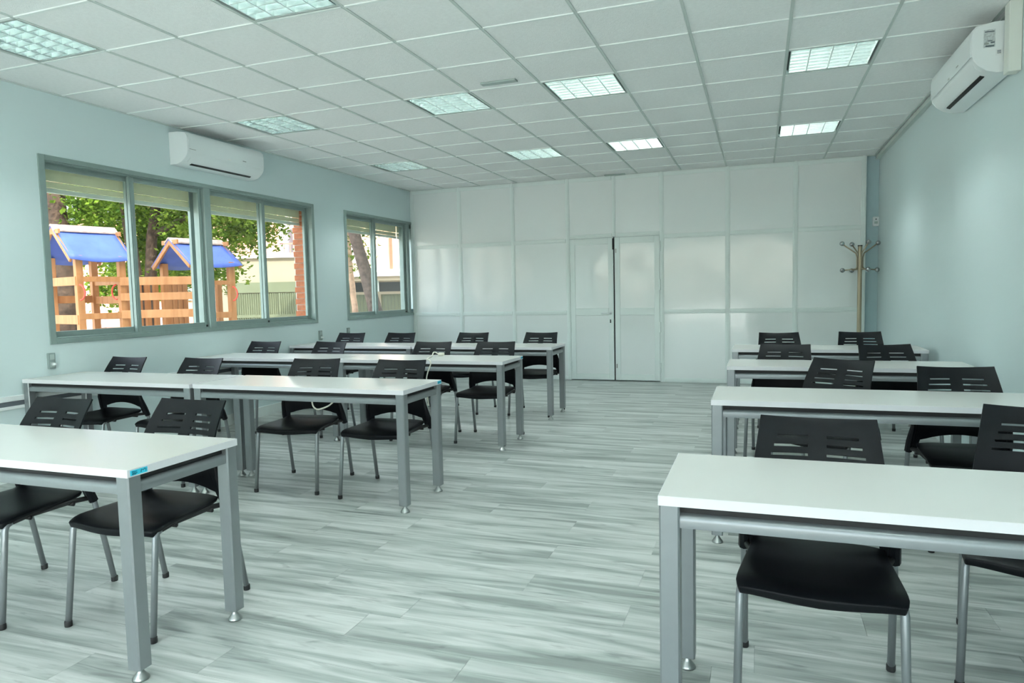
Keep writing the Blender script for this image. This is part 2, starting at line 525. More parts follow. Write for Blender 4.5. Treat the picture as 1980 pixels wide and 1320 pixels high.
# ceiling: slab, runners, cross tees, tiles
ce = struct(empty('ceiling'), 'suspended ceiling of white fissured tiles in a grid', 'ceiling')
MB().box(-TH, XR + 0.2, YR - 0.2, YB + 0.3, 3.16, 3.3).build('slab', mat('concrete_slab', (0.4, 0.4, 0.4), rough=0.9), ce)
LIGHTS = [(c, r) for r in (-4, 0, 4, 8) for c in (1, 4, 6, 9)]
RX = [0.6 * i for i in range(1, 12)]
run_me = MB()
run_me.box(-0.0095, 0.0095, YR, YB + 0.08, H - 0.001, H + 0.004)
run_me.box(-0.0095, -0.0070, YR, YB + 0.08, H - 0.003, H - 0.001)
run_me.box(0.0070, 0.0095, YR, YB + 0.08, H - 0.003, H - 0.001)
run_me = run_me.mesh('runner', RUNNER)
for x in RX:
    link('runner', run_me, ce, loc=(x, 0, 0))
tee_me = {}
ts = 0.012
for j in range(-8, 12):
    yj = 0.6 * j
    if yj < YR or yj > YB: continue
    for c in range(12):
        x0, x1 = 0.6 * c + 0.0115, min(0.6 * c + 0.6 - 0.0115, XR)
        if x1 - x0 < 0.02: continue
        kk = round(x1 - x0, 3)
        if kk not in tee_me:
            tee_me[kk] = MB().box(0, x1 - x0, -0.010, 0.010, H - 0.004, H + 0.003).mesh('cross_tee', TEE)
        link('cross_tee', tee_me[kk], ce, loc=(x0, yj, 0))
tile_me = {}
for j in range(-8, 12):
    for c in range(12):
        if (c, j) in LIGHTS: continue
        x0, x1 = max(0.6 * c, 0.0), min(0.6 * c + 0.6, XR)
        y0, y1 = max(0.6 * j, YR), min(0.6 * j + 0.6, YB + 0.08)
        if x1 - x0 < 0.03 or y1 - y0 < 0.03: continue
        kk = (round(x1 - x0, 3), round(y1 - y0, 3))
        if kk not in tile_me:
            a, b = kk[0] / 2 - 0.002, kk[1] / 2 - 0.002
            tile_me[kk] = MB().box(-a, a, -b, b, 0.003, 0.017).mesh('ceiling_tile', CEIL)
        link('ceiling_tile', tile_me[kk], ce, loc=((x0 + x1) / 2, (y0 + y1) / 2, H))
# perimeter angles
struct(MB().box(0, 0.022, YR, YB, H - 0.006, H + 0.002).build('trim_1', RUNNER), 'thin metal ceiling edge strip above the windows', 'trim')
t2 = MB().box(XR - 0.022, XR, YR, YB + .05, H - 0.006, H + 0.002)
t2.box(XR - 0.045, XR, 3.25, YB + .05, H - 0.05, H - 0.008)
struct(t2.build('trim_2', mat('duct_grey', (0.55, 0.63, 0.60), rough=0.5)), 'pale cable duct running along the top of the plain wall', 'trim')
struct(MB().box(0, XR, YB - 0.012, YB + 0.02, H - 0.006, H + 0.002).build('trim_3', RUNNER), 'thin ceiling edge strip above the white partition', 'trim')

# ------------------------------------------------------------------ white partition with double door
PX = [0.0, 0.843, 1.715, 2.57, 3.255, 3.93, 4.815, 5.67, 6.505]
PZ = [0.0, 1.0, 2.055, H]
pt = struct(empty('wall_partition'), 'white glossy panelled partition closing off the room', 'wall')
FWD = 0.034   # half width of frame profiles
def ppanel(x0, x1, z0, z1, parent, ydep=YB + 0.007):
    nx, nz = 8, 8
    m = MB(); vs = []; fs = []
    cx, cz = (x0 + x1) / 2, (z0 + z1) / 2
    amp = random.uniform(0.003, 0.008) * random.choice((1, -1))
    for i in range(nx + 1):
        for k in range(nz + 1):
            u, v = i / nx, k / nz
            bulge = math.sin(math.pi * u) ** 2 * math.sin(math.pi * v) ** 2
            vs.append((x0 + (x1 - x0) * u - cx, amp * bulge, z0 + (z1 - z0) * v - cz))
    for i in range(nx):
        for k in range(nz):
            a = i * (nz + 1) + k
            fs.append((a, a + nz + 1, a + nz + 2, a + 1))
    m.add(vs, fs)
    o = m.build('panel', PANEL, parent, smooth=True, loc=(cx, ydep, cz))
    s = o.modifiers.new('thick', 'SOLIDIFY'); s.thickness = 0.01; s.offset = 0
    e = o.modifiers.new('edge', 'EDGE_SPLIT'); e.split_angle = math.radians(40)
    return o
for i in range(8):
    door_col = i in (3, 4)
    for k in range(3):
        if door_col and k < 2: continue
        ppanel(PX[i] + 0.02, PX[i + 1] - 0.02, PZ[k] + 0.02, PZ[k + 1] - 0.01, pt)
def prof_v(x, z0, z1, hw=FWD):
    m = MB()
    m.box(x - hw, x + hw, YB - 0.008, YB + 0.05, z0, z1)
    m.box(x - hw + 0.014, x + hw - 0.014, YB - 0.013, YB - 0.008, z0, z1)
    m.build('mullion', PFRAME, pt, bevel=0.003)
for i, x in enumerate(PX):
    if i == 0: prof_v(x + 0.03, 0, H, 0.03)
    elif i == 8: prof_v(x - 0.03, 0, H, 0.03)
    elif i == 4: prof_v(x, 2.085, H, 0.022)
    else: prof_v(x, 0, H, 0.03 if i not in (3, 5) else 0.028)
for i in range(8):
    for k in range(4):
        z = PZ[k]
        if i in (3, 4) and k in (0, 1): continue
        za, zb = (0.0, 0.06) if k == 0 else ((z - 0.06, z) if k == 3 else (z - 0.03, z + 0.03))
        if i in (3, 4) and k == 2: za, zb = 2.08, 2.13
        m = MB()
        m.box(PX[i] + 0.03, PX[i + 1] - 0.03, YB - 0.007, YB + 0.045, za, zb)
        m.box(PX[i] + 0.03, PX[i + 1] - 0.03, YB - 0.012, YB - 0.007, za + 0.014, zb - 0.012)
        m.build('transom', PFRAME, pt, bevel=0.003)
def door_leaf(n, x0, x1, label):
    d = struct(empty('door_%d' % n), label, 'door')
    yb0, yb1 = YB - 0.012, YB + 0.035
    z0, z1 = 0.012, 2.072
    sw = 0.075
    f = MB()
    f.box(x0, x0 + sw, yb0, yb1, z0, z1); f.box(x1 - sw, x1, yb0, yb1, z0, z1)
    f.box(x0 + sw, x1 - sw, yb0, yb1, z0, z0 + 0.09); f.box(x0 + sw, x1 - sw, yb0, yb1, z1 - 0.09, z1)
    f.box(x0 + sw, x1 - sw, yb0, yb1, 0.955, 1.06)
    f.build('door_frame', PFRAME, d, bevel=0.004)
    ppanel(x0 + sw - .01, x1 - sw + .01, z0 + 0.08, 0.965, d, YB + 0.002)
    ppanel(x0 + sw - .01, x1 - sw + .01, 1.05, z1 - 0.08, d, YB + 0.002)
    return d
d1 = door_leaf(1, 2.602, 3.243, 'white partition door leaf with the lever handle')
d2 = door_leaf(2, 3.262, 3.900, 'white partition door leaf without a handle, next to the lever-handled leaf')
MB().box(3.243, 3.262, YB + 0.02, YB + 0.03, 0.01, 2.075).build('door_gap', DARK, d2)
hd = MB(); hd.lathe([(0.022, 0), (0.022, 0.008)], 14); hd.v = [(3.195 + x, YB - 0.012 - z, 0.985 + y) for x, y, z in hd.v]
hd.tube([(3.195, YB - 0.012, 0.985), (3.195, YB - 0.055, 0.985), (3.18, YB - 0.06, 0.985), (3.075, YB - 0.06, 0.985)], 0.009, 8)
hd.build('lever_handle', WHITEP, d1, smooth=True)
MB().box(3.187, 3.203, YB - 0.017, YB - 0.012, 0.845, 0.895).build('keyhole', DARK, d1)
MB().box(3.232, 3.252, YB - 0.02, YB - 0.008, 1.90, 2.06).build('latch', DARK, d1)
def hinge(x, z, par):
    m = MB(); m.lathe([(0.010, -0.06), (0.010, 0.06)], 10, (x, YB - 0.02, z))
    m.lathe([(0.0125, -0.072), (0.0125, -0.06)], 10, (x, YB - 0.02, z)); m.lathe([(0.0125, 0.06), (0.0125, 0.072)], 10, (x, YB - 0.02, z))
    m.build('hinge', PFRAME, par, smooth=False)
for z in (0.2, 0.78, 1.38, 1.92):
    hinge(2.598, z, d1); hinge(3.905, z, d2)
for z in (0.22, 1.88):
    MB().box(3.275, 3.290, YB - 0.018, YB - 0.012, z - 0.03, z + 0.03).build('bolt', STEEL, d2)

# ------------------------------------------------------------------ windows in the left wall
def bar(m, y0, y1, z0, z1, x0, x1):
    m.box(x0, x1, y0, y1, z0, z1)
def make_window(n, y0, y1, splits, label, main=(), yend_open=False):
    wn_ = struct(empty('window_%d' % n), label, 'window')
    z0, z1 = WZ
    f = MB()
    fw_ = 0.042
    bar(f, y0 - 0.008, y0 + fw_, z0 - 0.008, z1 + 0.008, -0.13, 0.012)
    bar(f, y1 - fw_, y1 + 0.008, z0 - 0.008, z1 + 0.008, -0.13, 0.012)
    bar(f, y0 + fw_, y1 - fw_, z0 - 0.008, z0 + 0.030, -0.13, 0.012)
    bar(f, y0 + fw_, y1 - fw_, z1 - 0.030, z1 + 0.008, -0.13, 0.012)
    # track ribs on the sill and head
    for xx in (-0.085, -0.045, -0.004):
        bar(f, y0 + fw_, y1 - fw_, z0 + 0.030, z0 + 0.042, xx - 0.003, xx + 0.003)
        bar(f, y0 + fw_, y1 - fw_, z1 - 0.042, z1 - 0.030, xx - 0.003, xx + 0.003)
    f.build('frame', WFRAME, wn_, bevel=0.002)
    for ym in main:
        MB().box(-0.13, 0.012, ym - 0.042, ym + 0.042, z0 + 0.03, z1 - 0.03).build('mullion', WFRAME, wn_, bevel=0.003)
    for i, (a, b, back) in enumerate(splits):
        xc = -0.085 if back else -0.045
        zb, zt = z0 + 0.032, z1 - 0.032
        st = 0.050
        s = MB()
        for ya, yb in ((a, a + st), (b - st, b)):
            s.box(xc - 0.016, xc + 0.016, ya, yb, zb, zt)
            s.box(xc + 0.016, xc + 0.022, ya + 0.010, ya + 0.018, zb, zt)
        s.box(xc - 0.016, xc + 0.016, a + st, b - st, zb, zb + 0.055)
        s.box(xc - 0.016, xc + 0.016, a + st, b - st, zt - 0.05, zt)
        so_ = s.build('sash', WFRAME, wn_, bevel=0.002)
        MB().box(xc - 0.003, xc + 0.003, a + st - 0.005, b - st + 0.005, zb + 0.05, zt - 0.045).build('pane', GLASS, so_)
        if not back:
            MB().box(xc + 0.016, xc + 0.028, b - 0.035, b - 0.015, zb + 0.006, zb + 0.03).build('catch', BLACKR, so_)
    return wn_
Y0 = 0.98
win1 = make_window(1, W1[0], W1[1], [(1.02, 1.865, True), (1.815, 2.665, False), (2.725, 3.60, False), (3.55, 4.42, True)],
                   'wide four-pane sliding window facing the playground', main=(2.695,))
win2 = make_window(2, W2[0], W2[1], [(5.19, 6.00, True), (5.95, 6.86, False), (6.95, 7.26, True)],
                   'sliding window beside the white partition', main=(6.905,))
def shutter(par, y0, y1):
    sh = MB()
    sh.box(-0.205, -0.190, y0, y1, 2.30, 2.52).build('shutter_slat', SHUTTER, par)
    MB().box(-0.203, -0.192, y0, y1, 2.246, 2.294).build('shutter_slat', SHUTTER, par)
    MB().box(-0.208, -0.186, y0, y1, 2.205, 2.242).build('shutter_bar', SHUTBAR, par, bevel=0.003)
for a, b in ((1.0, 2.68), (2.71, 4.44)): shutter(win1, a, b)
for a, b in ((5.17, 6.89), (6.92, 7.29)): shutter(win2, a, b)
MB().box(-0.21, -0.18, 2.66, 2.73, 1.0, 2.46).build('shutter_guide', WFRAME, win1)
# brick jamb of the big window (outer reveal)
z = WZ[0]; i = 0
bm_l = MB().box(-0.085, 0.085, -0.012, 0.0, 0, 0.066).mesh('brick', BRICK)
bm_s = MB().box(-0.06, 0.085, -0.020, 0.0, 0, 0.066).mesh('brick', BRICK)
while z < 2.45:
    link('brick', bm_l if i % 2 else bm_s, wall_left, loc=(-0.216, W1[1] - 0.0005, z + 0.003)); z += 0.0745; i += 1
MB().box(-0.295, -0.131, W1[1] - 0.004, W1[1] - 0.0003, WZ[0], WZ[1]).build('mortar_bed', MORTAR, wall_left)
# outer window sill
for wn_, (a, b) in ((win1, W1), (win2, W2)):
    MB().box(-0.36, -0.13, a, b, WZ[0] - 0.02, WZ[0] - 0.002).build('sill', MORTAR, wn_)

# ------------------------------------------------------------------ ceiling lights (4-tube louvred panels)
def make_fixture():
    t = empty('ceiling_light')
    h = MB(); a = 0.292
    h.box(-a, a, -a, a, 0.088, 0.096)
    h.box(-a, -a + .006, -a, a, 0.0, 0.088); h.box(a - .006, a, -a, a, 0, 0.088)
    h.box(-a, a, -a, -a + .006, 0, 0.088); h.box(-a, a, a - .006, a, 0, 0.088)
    h.box(-a, a, -a - .0, -a + .022, -0.001, 0.004); h.box(-a, a, a - .022, a, -0.001, 0.004)
    h.build('housing', HOUSE, t)
    tm = MB().tube([(0, -0.275, 0), (0, 0.275, 0)], 0.008, 6).mesh('tube', TUBE, True)
    for k in range(4):
        link('tube', tm, t, loc=(-0.2175 + 0.145 * k, 0, 0.070))
    lg = MB().prism([(-0.018, 0.052), (0.018, 0.052), (0.0025, 0.002), (-0.0025, 0.002)], -0.27, 0.27, 'y').mesh('louvre_blade', LOUVRE)
    for k in range(5):
        link('louvre_blade', lg, t, loc=(-0.29 + 0.145 * k if 0 < k < 4 else (-0.272 if k == 0 else 0.272), 0, 0))
    cr = MB()
    for s in range(4):
        xa, xb = -0.29 + 0.145 * s + 0.006, -0.29 + 0.145 * (s + 1) - 0.006
        n = len(cr.v)
        cr.prism([(-0.011, 0.050), (0.011, 0.050), (0.0022, 0.003), (-0.0022, 0.003)], max(xa, -0.27), min(xb, 0.27), 'x')
    cr = cr.mesh('cross_blade', LOUVRE)
    for k in range(8):
        link('cross_blade', cr, t, loc=(0, -0.262 + 0.0749 * k, 0))
    return t
fx = make_fixture()
KIDS[fx.name] = [x for x in bpy.data.objects if x.parent is fx]
colname = {1: 'beside the window wall', 4: 'second from the window wall', 6: 'third from the window wall', 9: 'beside the plain wall'}
rowname = {8: 'row closest to the partition', 4: 'middle row', 0: 'row cut by the picture top', -4: 'in the rear wall row'}
first = True
for (c, r) in LIGHTS:
    o = fx if first else copy_tree(fx)
    first = False
    o.location = (0.6 * c + 0.3, 0.6 * r + 0.3, H)
    tag(o, 'lit louvred ceiling light, %s, %s' % (rowname[r], colname[c]), 'ceiling light', 'louvred ceiling lights')

# small grey ceiling fittings
for (x, y, lab) in ((3.315, 2.26, 'small grey oblong fitting on a ceiling tile between two lit panels'), (3.29, 6.97, 'small grey oblong fitting on the ceiling above the partition doors')):
    g = MB().box(-0.145, 0.145, -0.032, 0.032, -0.012, 0.002)
    tag(g.build('ceiling_fitting', GREYFIT, bevel=0.003, loc=(x, y, H)), lab, 'fitting')

# ------------------------------------------------------------------ air conditioners
def make_ac(name, loc, rz, label, L=1.06, stick=False):
    t = empty(name, loc, rz)   # local: x along the wall, y away from the wall (towards -y), z up
    prof = [(0, 0.0), (0.085, 0.002), (0.135, 0.018), (0.180, 0.052), (0.205, 0.085), (0.214, 0.13), (0.216, 0.22), (0.208, 0.262), (0.185, 0.285), (0.10, 0.298), (0, 0.30)]
    b = MB(); b.prism([(-d, z) for d, z in prof], -L / 2 + 0.012, L / 2 - 0.012, 'x')
    b.build('body', WHITEP, t, angle=35)
    for s in (-1, 1):
        e = MB(); e.prism([(-d * 1.012, z * 1.008 - 0.001) for d, z in prof], s * (L / 2 - 0.014), s * L / 2, 'x')
        e.build('end_cap', WHITEP, t, bevel=0.004, angle=40)
    # front cover
    fp = [(-0.2185, 0.105), (-0.2205, 0.14), (-0.2215, 0.22), (-0.214, 0.262), (-0.19, 0.289), (-0.16, 0.292), (-0.16, 0.27), (-0.20, 0.25), (-0.20, 0.12)]
    m = MB(); m.prism(fp, -L / 2 + 0.02, L / 2 - 0.02, 'x'); m.build('front_cover', WHITEP, t, angle=35)
    # swing flap below
    fl_ = [(-0.2085, 0.094), (-0.183, 0.0505), (-0.150, 0.0255), (-0.148, 0.033), (-0.178, 0.06), (-0.20, 0.095)]
    m = MB(); m.prism(fl_, -L / 2 + 0.06, L / 2 - 0.06, 'x'); m.build('air_flap', WHITEP, t, angle=35)
    sl = [(-0.138, 0.0205), (-0.118, 0.0105), (-0.116, 0.018), (-0.136, 0.03)]
    m = MB(); m.prism([(-0.1395, 0.0150), (-0.117, 0.0065), (-0.112, 0.02), (-0.137, 0.03)], -L / 2 + 0.12, L / 2 - 0.12, 'x'); m.build('outlet_slot', DARK, t)
    MB().box(0.20, 0.25, -0.2222, -0.221, 0.135, 0.142).build('badge', STEEL, t)
    MB().box(-0.01, 0.03, -0.2216, -0.2195, 0.113, 0.124).build('display', mat('display_white', (0.9, 0.93, 0.9), rough=0.2), t)
    if stick:
        xs = L / 2 + 0.0012
        st = MB().box(xs - 0.001, xs, -0.155, -0.095, 0.150, 0.255).build('sticker', STICK, t)
        for k, (ya, yb, za, zb) in enumerate(((-0.150, -0.100, 0.240, 0.246), (-0.135, -0.110, 0.186, 0.191), (-0.118, -0.098, 0.174, 0.182), (-0.145, -0.100, 0.154, 0.163), (-0.152, -0.128, 0.168, 0.180))):
            MB().box(xs, xs + 0.0006, ya, yb, za, zb).build('printed_line', SINK if k != 4 else STEEL, st)
        s2 = MB().box(xs - 0.001, xs, -0.090, -0.058, 0.100, 0.135).build('sticker', mat('sticker_white', (0.75, 0.8, 0.8), rough=0.5), t)
        for k in range(3): MB().box(xs, xs + 0.0006, -0.084, -0.064, 0.110 + 0.007 * k, 0.114 + 0.007 * k).build('printed_line', SINK, s2)
    else:
        MB().box(-L / 2 + 0.02, -L / 2 + 0.10, -0.2222, -0.2212, 0.132, 0.136).build('badge', STEEL, t)
    tag(t, label, 'air conditioner')
    return t
# local -y points away from wall. left wall: away = +X -> rz = +90deg ; right wall: away = -X -> rz = -90deg
ac1 = make_ac('air_conditioner', (0.001, 2.79, 2.585), math.radians(90), 'white wall-mounted air conditioner above the big sliding window')
ac2 = make_ac('air_conditioner', (XR - 0.012, 2.64, 2.575), math.radians(-90), 'white wall-mounted air conditioner with a paper sticker on its end', stick=True)
du = MB()
du.box(XR - 0.068, XR - 0.001, 2.0, 2.09, 2.545, H - 0.001)
tag(du.build('pipe_duct', CREAMP, bevel=0.004), 'cream vertical pipe duct beside the stickered air conditioner', 'duct')

# ------------------------------------------------------------------ tables
def table_proto():
    t = empty('desk')
    L2, D2, ZT = 0.798, 0.262, 0.75
    tp = MB(); tp.box(-L2 + .002, L2 - .002, -D2 + .002, D2 - .002, ZT - 0.027, ZT)
    top = tp.build('table_top', TABLETOP, t)
    eb = MB()
    eb.box(-L2, L2, -D2, -D2 + .002, ZT - 0.0275, ZT - 0.0006); eb.box(-L2, L2, D2 - .002, D2, ZT - 0.0275, ZT - 0.0006)
    eb.box(-L2, -L2 + .002, -D2 + .002, D2 - .002, ZT - 0.0275, ZT - 0.0006); eb.box(L2 - .002, L2, -D2 + .002, D2 - .002, ZT - 0.0275, ZT - 0.0006)
    eb.build('edge_band', TEDGE, top)
    lm = MB(); lm.prism(rbox(0.028, 0.028, 0.005), 0.044, ZT - 0.0275, 'z'); lm = lm.mesh('leg', ALU)
    fm = MB(); fm.lathe([(0.028, 0.0), (0.0285, 0.004), (0.0255, 0.010), (0.015, 0.024), (0.011, 0.031), (0.011, 0.048)], 18); fm = fm.mesh('foot', STEEL, False)
    for p in fm.polygons: p.use_smooth = True
    for sx in (-1, 1):
        for sy in (-1, 1):
            lg = link('leg', lm, t, loc=(sx * (L2 - 0.030), sy * (D2 - 0.030), 0))
            link('foot', fm, lg)
    # rails: rounded extrusion, 12 mm below the top
    prof = [(-0.019, 0.660), (-0.021, 0.680), (-0.018, 0.692), (-0.008, 0.699), (0.012, 0.699), (0.012, 0.660)]
    for s in (-1, 1):
        r = MB(); r.prism([(s * (D2 - 0.030) + s * -u * 1.0, v) for u, v in prof], -L2 + 0.056, L2 - 0.056, 'x')
        r.build('rail', ALU, t, angle=50)
        r = MB(); r.prism([(s * (L2 - 0.030) + s * -u, v) for u, v in prof], -D2 + 0.056, D2 - 0.056, 'y')
        r.build('rail', ALU, t, angle=50)
    # spacer blocks that carry the top
    for s in (-1, 1):
        MB().box(-L2 + 0.056, L2 - 0.056, s * (D2 - 0.034) - 0.006, s * (D2 - 0.034) + 0.006, 0.698, 0.7228).build('spacer_strip', BLACKR, t)
        MB().box(s * (L2 - 0.034) - 0.006, s * (L2 - 0.034) + 0.006, -D2 + 0.056, D2 - 0.056, 0.698, 0.7228).build('spacer_strip', BLACKR, t)
    return t
desk = table_proto()
KIDS[desk.name] = [x for x in bpy.data.objects if x.parent is desk]
for ch in KIDS[desk.name]:
    KIDS[ch.name] = [x for x in bpy.data.objects if x.parent is ch]
TABLES = [  # x centre, y centre, label
    (2.420, -0.915, 'white desk with blue tape on its corner, cut by the picture edge, window side'),
    (2.430, 0.995, 'white desk with cable loops hanging beneath it, window side, third row from the partition'),
    (0.815, 0.985, 'white desk against the window wall, third row from the partition'),
    (2.430, 2.690, 'white desk with a cream cable over its top, second row from the partition'),
    (0.815, 2.690, 'white desk against the window wall, second row from the partition'),
    (2.430, 4.130, 'white desk at the aisle, window side, row closest to the partition'),
    (0.815, 4.130, 'white desk against the window wall, row closest to the partition'),
    (5.758, -0.735, 'white desk closest to the camera on the plain wall side'),
    (5.790, 1.000, 'white desk on the plain wall side, third row from the partition'),
    (5.800, 2.600, 'white desk on the plain wall side, second row from the partition'),
    (5.785, 4.060, 'white desk on the plain wall side, in the row closest to the coat stand'),
]
DESKS = []
for i, (x, y, lab) in enumerate(TABLES):
    o = desk if i == 0 else copy_tree(desk)
    o.location = (x, y, 0)
    tag(o, lab, 'desk', 'white desks')
    DESKS.append(o)
def tape(par, y0, y1, big):
    L2 = 0.798
    b = MB().box(L2, L2 + 0.0008, y0, y1, 0.7265, 0.7450).build('blue_tape', BLUETAPE, par)
    b['label'] = 'blue tape tab with dark pen marks'
    n = (y1 - y0)
    for k in (0.24, 0.76):
        yc = y0 + n * k; m = MB(); xx = L2 + 0.0009
        w_ = n * 0.15
        if k < .5:
            pts = [(-1, .7), (1, .7), (-.9, -.1), (1, -.2), (.3, -.8), (-1, -.7)]
        else:
            pts = [(-1, -.8), (-.8, .7), (0, .1), (.4, .8), (1, .3), (.8, -.8)]
        m.tube([(xx, yc + a * w_, 0.7358 + c * 0.0060) for a, c in pts], 0.0019, 5)
        m.build('pen_mark', INK, b)
tape(DESKS[0], -0.250, -0.180, True)
tape(DESKS[1], 0.205, 0.258, False)
tape(DESKS[3], 0.205, 0.258, False)

# ------------------------------------------------------------------ chairs
def lerp(a, b, t): return a + (b - a) * t
def interp(tab, z):
    for (z0, v0), (z1, v1) in zip(tab, tab[1:]):
        if z <= z1: 
            t = (z - z0) / (z1 - z0)
            return lerp(v0, v1, max(0, min(1, t)))
    return tab[-1][1]
YP = [(0.40, 0.176), (0.47, 0.158), (0.54, 0.142), (0.61, 0.138), (0.66, 0.144), (0.71, 0.161), (0.75, 0.183), (0.79, 0.208), (0.83, 0.236), (0.862, 0.262)]
def hw(z): return 0.184 + (0.862 - z) * 0.120
def chair_proto():
    t = empty('chair')
    # ---- backrest sheet with two columns of slots
    slots = [(0.800, 0.128), (0.7725, 0.138), (0.745, 0.147), (0.7175, 0.156)]
    sh = 0.0045
    zc = [0.862, 0.842, 0.822]
    for zs, xo in slots: zc += [zs + sh, zs - sh]
    zc += [0.700, 0.680]
    xin = [0.0, 0.029, 0.0785, 0.128, 0.138, 0.147, 0.156]
    def cols(z):
        w = hw(z)
        xi = w - 0.040
        xs = xin + [lerp(0.156, w, 0.35) if z > 0.66 else xi - 0.004, lerp(0.156, w, 0.6) if z > 0.66 else xi, w]
        if z <= 0.66:
            sc = (xi - 0.004) / 0.170
            xs = [a * min(1.0, 1.0) for a in xin] + [max(0.160, xi - 0.006), max(0.164, xi), w]
        return [-a for a in reversed(xs[1:])] + xs
    def P(x, z):
        w = hw(z)
        u = min(1, abs(x) / w)
        y_ = interp(YP, z) - 0.030 * (u * u) * (0.6 + 0.4 * min(1, max(0, (z - 0.45) / 0.3)))
        zz = z
        if z > 0.842: zz = z + (0.010 * (u ** 2) - 0.006) * (z - 0.842) / 0.020
        return (x, y_ + 0.012, zz)
    def zbot(x, i, n):
        ax = abs(x)
        if i in (0, 1, n - 1, n - 2): return 0.425
        return 0.509 - 0.040 * min(1, ax / 0.192) ** 2.2
    ncol = len(cols(0.8))
    vs, fs = [], []
    for z in zc:
        vs += [P(x, z) for x in cols(z)]
    for r in range(len(zc) - 1):
        zm = (zc[r] + zc[r + 1]) / 2
        sl = [xo for zs, xo in slots if abs(zm - zs) < 0.003]
        for c in range(ncol - 1):
            xa, xb = cols(0.8)[c], cols(0.8)[c + 1]
            xm = abs((xa + xb) / 2)
            if sl and 0.029 < xm < sl[0] - 0.0005: continue
            a = r * ncol + c
            fs.append((a, a + 1, a + ncol + 1, a + ncol))
    # lower apron to the arch and the two prongs
    NR = 9
    base_r = len(zc) - 1
    prev = base_r * ncol
    for k in range(1, NR + 1):
        row = []
        for c in range(ncol):
            x0 = cols(0.68)[c]
            zb = zbot(x0, c, ncol)
            z = lerp(0.68, zb, k / NR)
            xs = cols(z)[c] if (c <= 2 or c >= ncol - 3) else x0
            row.append(P(xs, z))
        st = len(vs)
        vs += row
        for c in range(ncol - 1):
            fs.append((prev + c, prev + c + 1, st + c + 1, st + c))
        prev = st
    m = MB(); m.add(vs, fs)
    o = m.build('backrest', BLACKP, t, smooth=True)
    s = o.modifiers.new('thick', 'SOLIDIFY'); s.thickness = 0.007; s.offset = 0
    e = o.modifiers.new('edge', 'EDGE_SPLIT'); e.split_angle = math.radians(50)
    # sleeves that grip the frame
    for sx in (-1, 1):
        b = MB()
        b.tube([(sx * 0.234, 0.178, 0.408), (sx * 0.232, 0.156, 0.47), (sx * 0.223, 0.130, 0.55), (sx * 0.215, 0.124, 0.62)], [0.020, 0.019, 0.014, 0.006], 8)
        b.build('bracket', BLACKP, t, angle=40)
    # ---- seat shell: lofted section
    nx, ny = 14, 12
    vs, fs = [], []
    def seatP(u, v, low):
        # u -1..1 across, v 0 (front) .. 1 (rear)
        w = lerp(0.236, 0.206, v ** 1.2)
        if v < 0.12: w -= 0.012 * (1 - v / 0.12) ** 2
        yf = -0.224 - 0.022 * (1 - u * u)
        yr = 0.150 + 0.010 * (1 - u * u)
        y_ = lerp(yf, yr, v)
        z = 0.452 - 0.016 * (1 - u * u) * math.sin(math.pi * min(1, v * 0.75 + 0.18)) + 0.006 * v
        z -= 0.017 * max(0, 1 - v / 0.20) ** 2            # waterfall front
        z += 0.010 * max(0, (v - 0.85) / 0.15) ** 2
        z -= 0.010 * abs(u) ** 6
        if low: z -= 0.019 + 0.006 * (1 - abs(u)) + 0.010 * max(0, 1 - v / 0.3)
        return (w * u, y_, z)
    for low in (0, 1):
        for i in range(nx + 1):
            for k in range(ny + 1):
                u = -1 + 2 * i / nx; v = (k / ny) ** 1.35
                if low:
                    u *= 0.965; v = 0.02 + v * 0.96
                vs.append(seatP(u, v, low))
    N = (nx + 1) * (ny + 1)
    def idx(l, i, k): return l * N + i * (ny + 1) + k
    for i in range(nx):
        for k in range(ny):
            fs.append((idx(0, i, k), idx(0, i + 1, k), idx(0, i + 1, k + 1), idx(0, i, k + 1)))
            fs.append((idx(1, i, k), idx(1, i, k + 1), idx(1, i + 1, k + 1), idx(1, i + 1, k)))
    for i in range(nx):
        fs.append((idx(0, i, 0), idx(1, i, 0), idx(1, i + 1, 0), idx(0, i + 1, 0)))
        fs.append((idx(0, i, ny), idx(0, i + 1, ny), idx(1, i + 1, ny), idx(1, i, ny)))
    for k in range(ny):
        fs.append((idx(0, 0, k), idx(0, 0, k + 1), idx(1, 0, k + 1), idx(1, 0, k)))
        fs.append((idx(0, nx, k), idx(1, nx, k), idx(1, nx, k + 1), idx(0, nx, k + 1)))
    m = MB(); m.add(vs, fs)
    o = m.build('seat', BLACKP, t, smooth=True, bevel=0.005, seg=2)
    # ---- frame: side tubes
    capm = MB().lathe([(0.0142, 0), (0.0150, 0.004), (0.0150, 0.020), (0.0138, 0.024)], 12).mesh('foot_cap', BLACKR, True)
    for sx in (-1, 1):
        fr = MB()
        fr.tube([(sx * 0.226, -0.250, 0.008), (sx * 0.219, -0.207, 0.395), (sx * 0.217, -0.198, 0.412), (sx * 0.214, -0.180, 0.418)], 0.0125, 12)
        g = fr.build('front_leg', ALU, t, smooth=True)
        link('foot_cap', capm, g, loc=(sx * 0.226, -0.250, 0))
        rr = MB()
        rr.tube([(sx * 0.238, 0.255, 0.008), (sx * 0.235, 0.190, 0.36), (sx * 0.234, 0.177, 0.42), (sx * 0.234, 0.172, 0.45)], 0.0125, 12)
        g = rr.build('rear_leg', ALU, t, smooth=True)
        link('foot_cap', capm, g, loc=(sx * 0.238, 0.255, 0))
        sd_ = MB(); sd_.tube([(sx * 0.214, -0.180, 0.418), (sx * 0.205, -0.10, 0.424), (sx * 0.206, 0.10, 0.426), (sx * 0.230, 0.178, 0.424)], 0.0110, 10)
        sd_.build('side_rail', BLACKR, t, smooth=True)
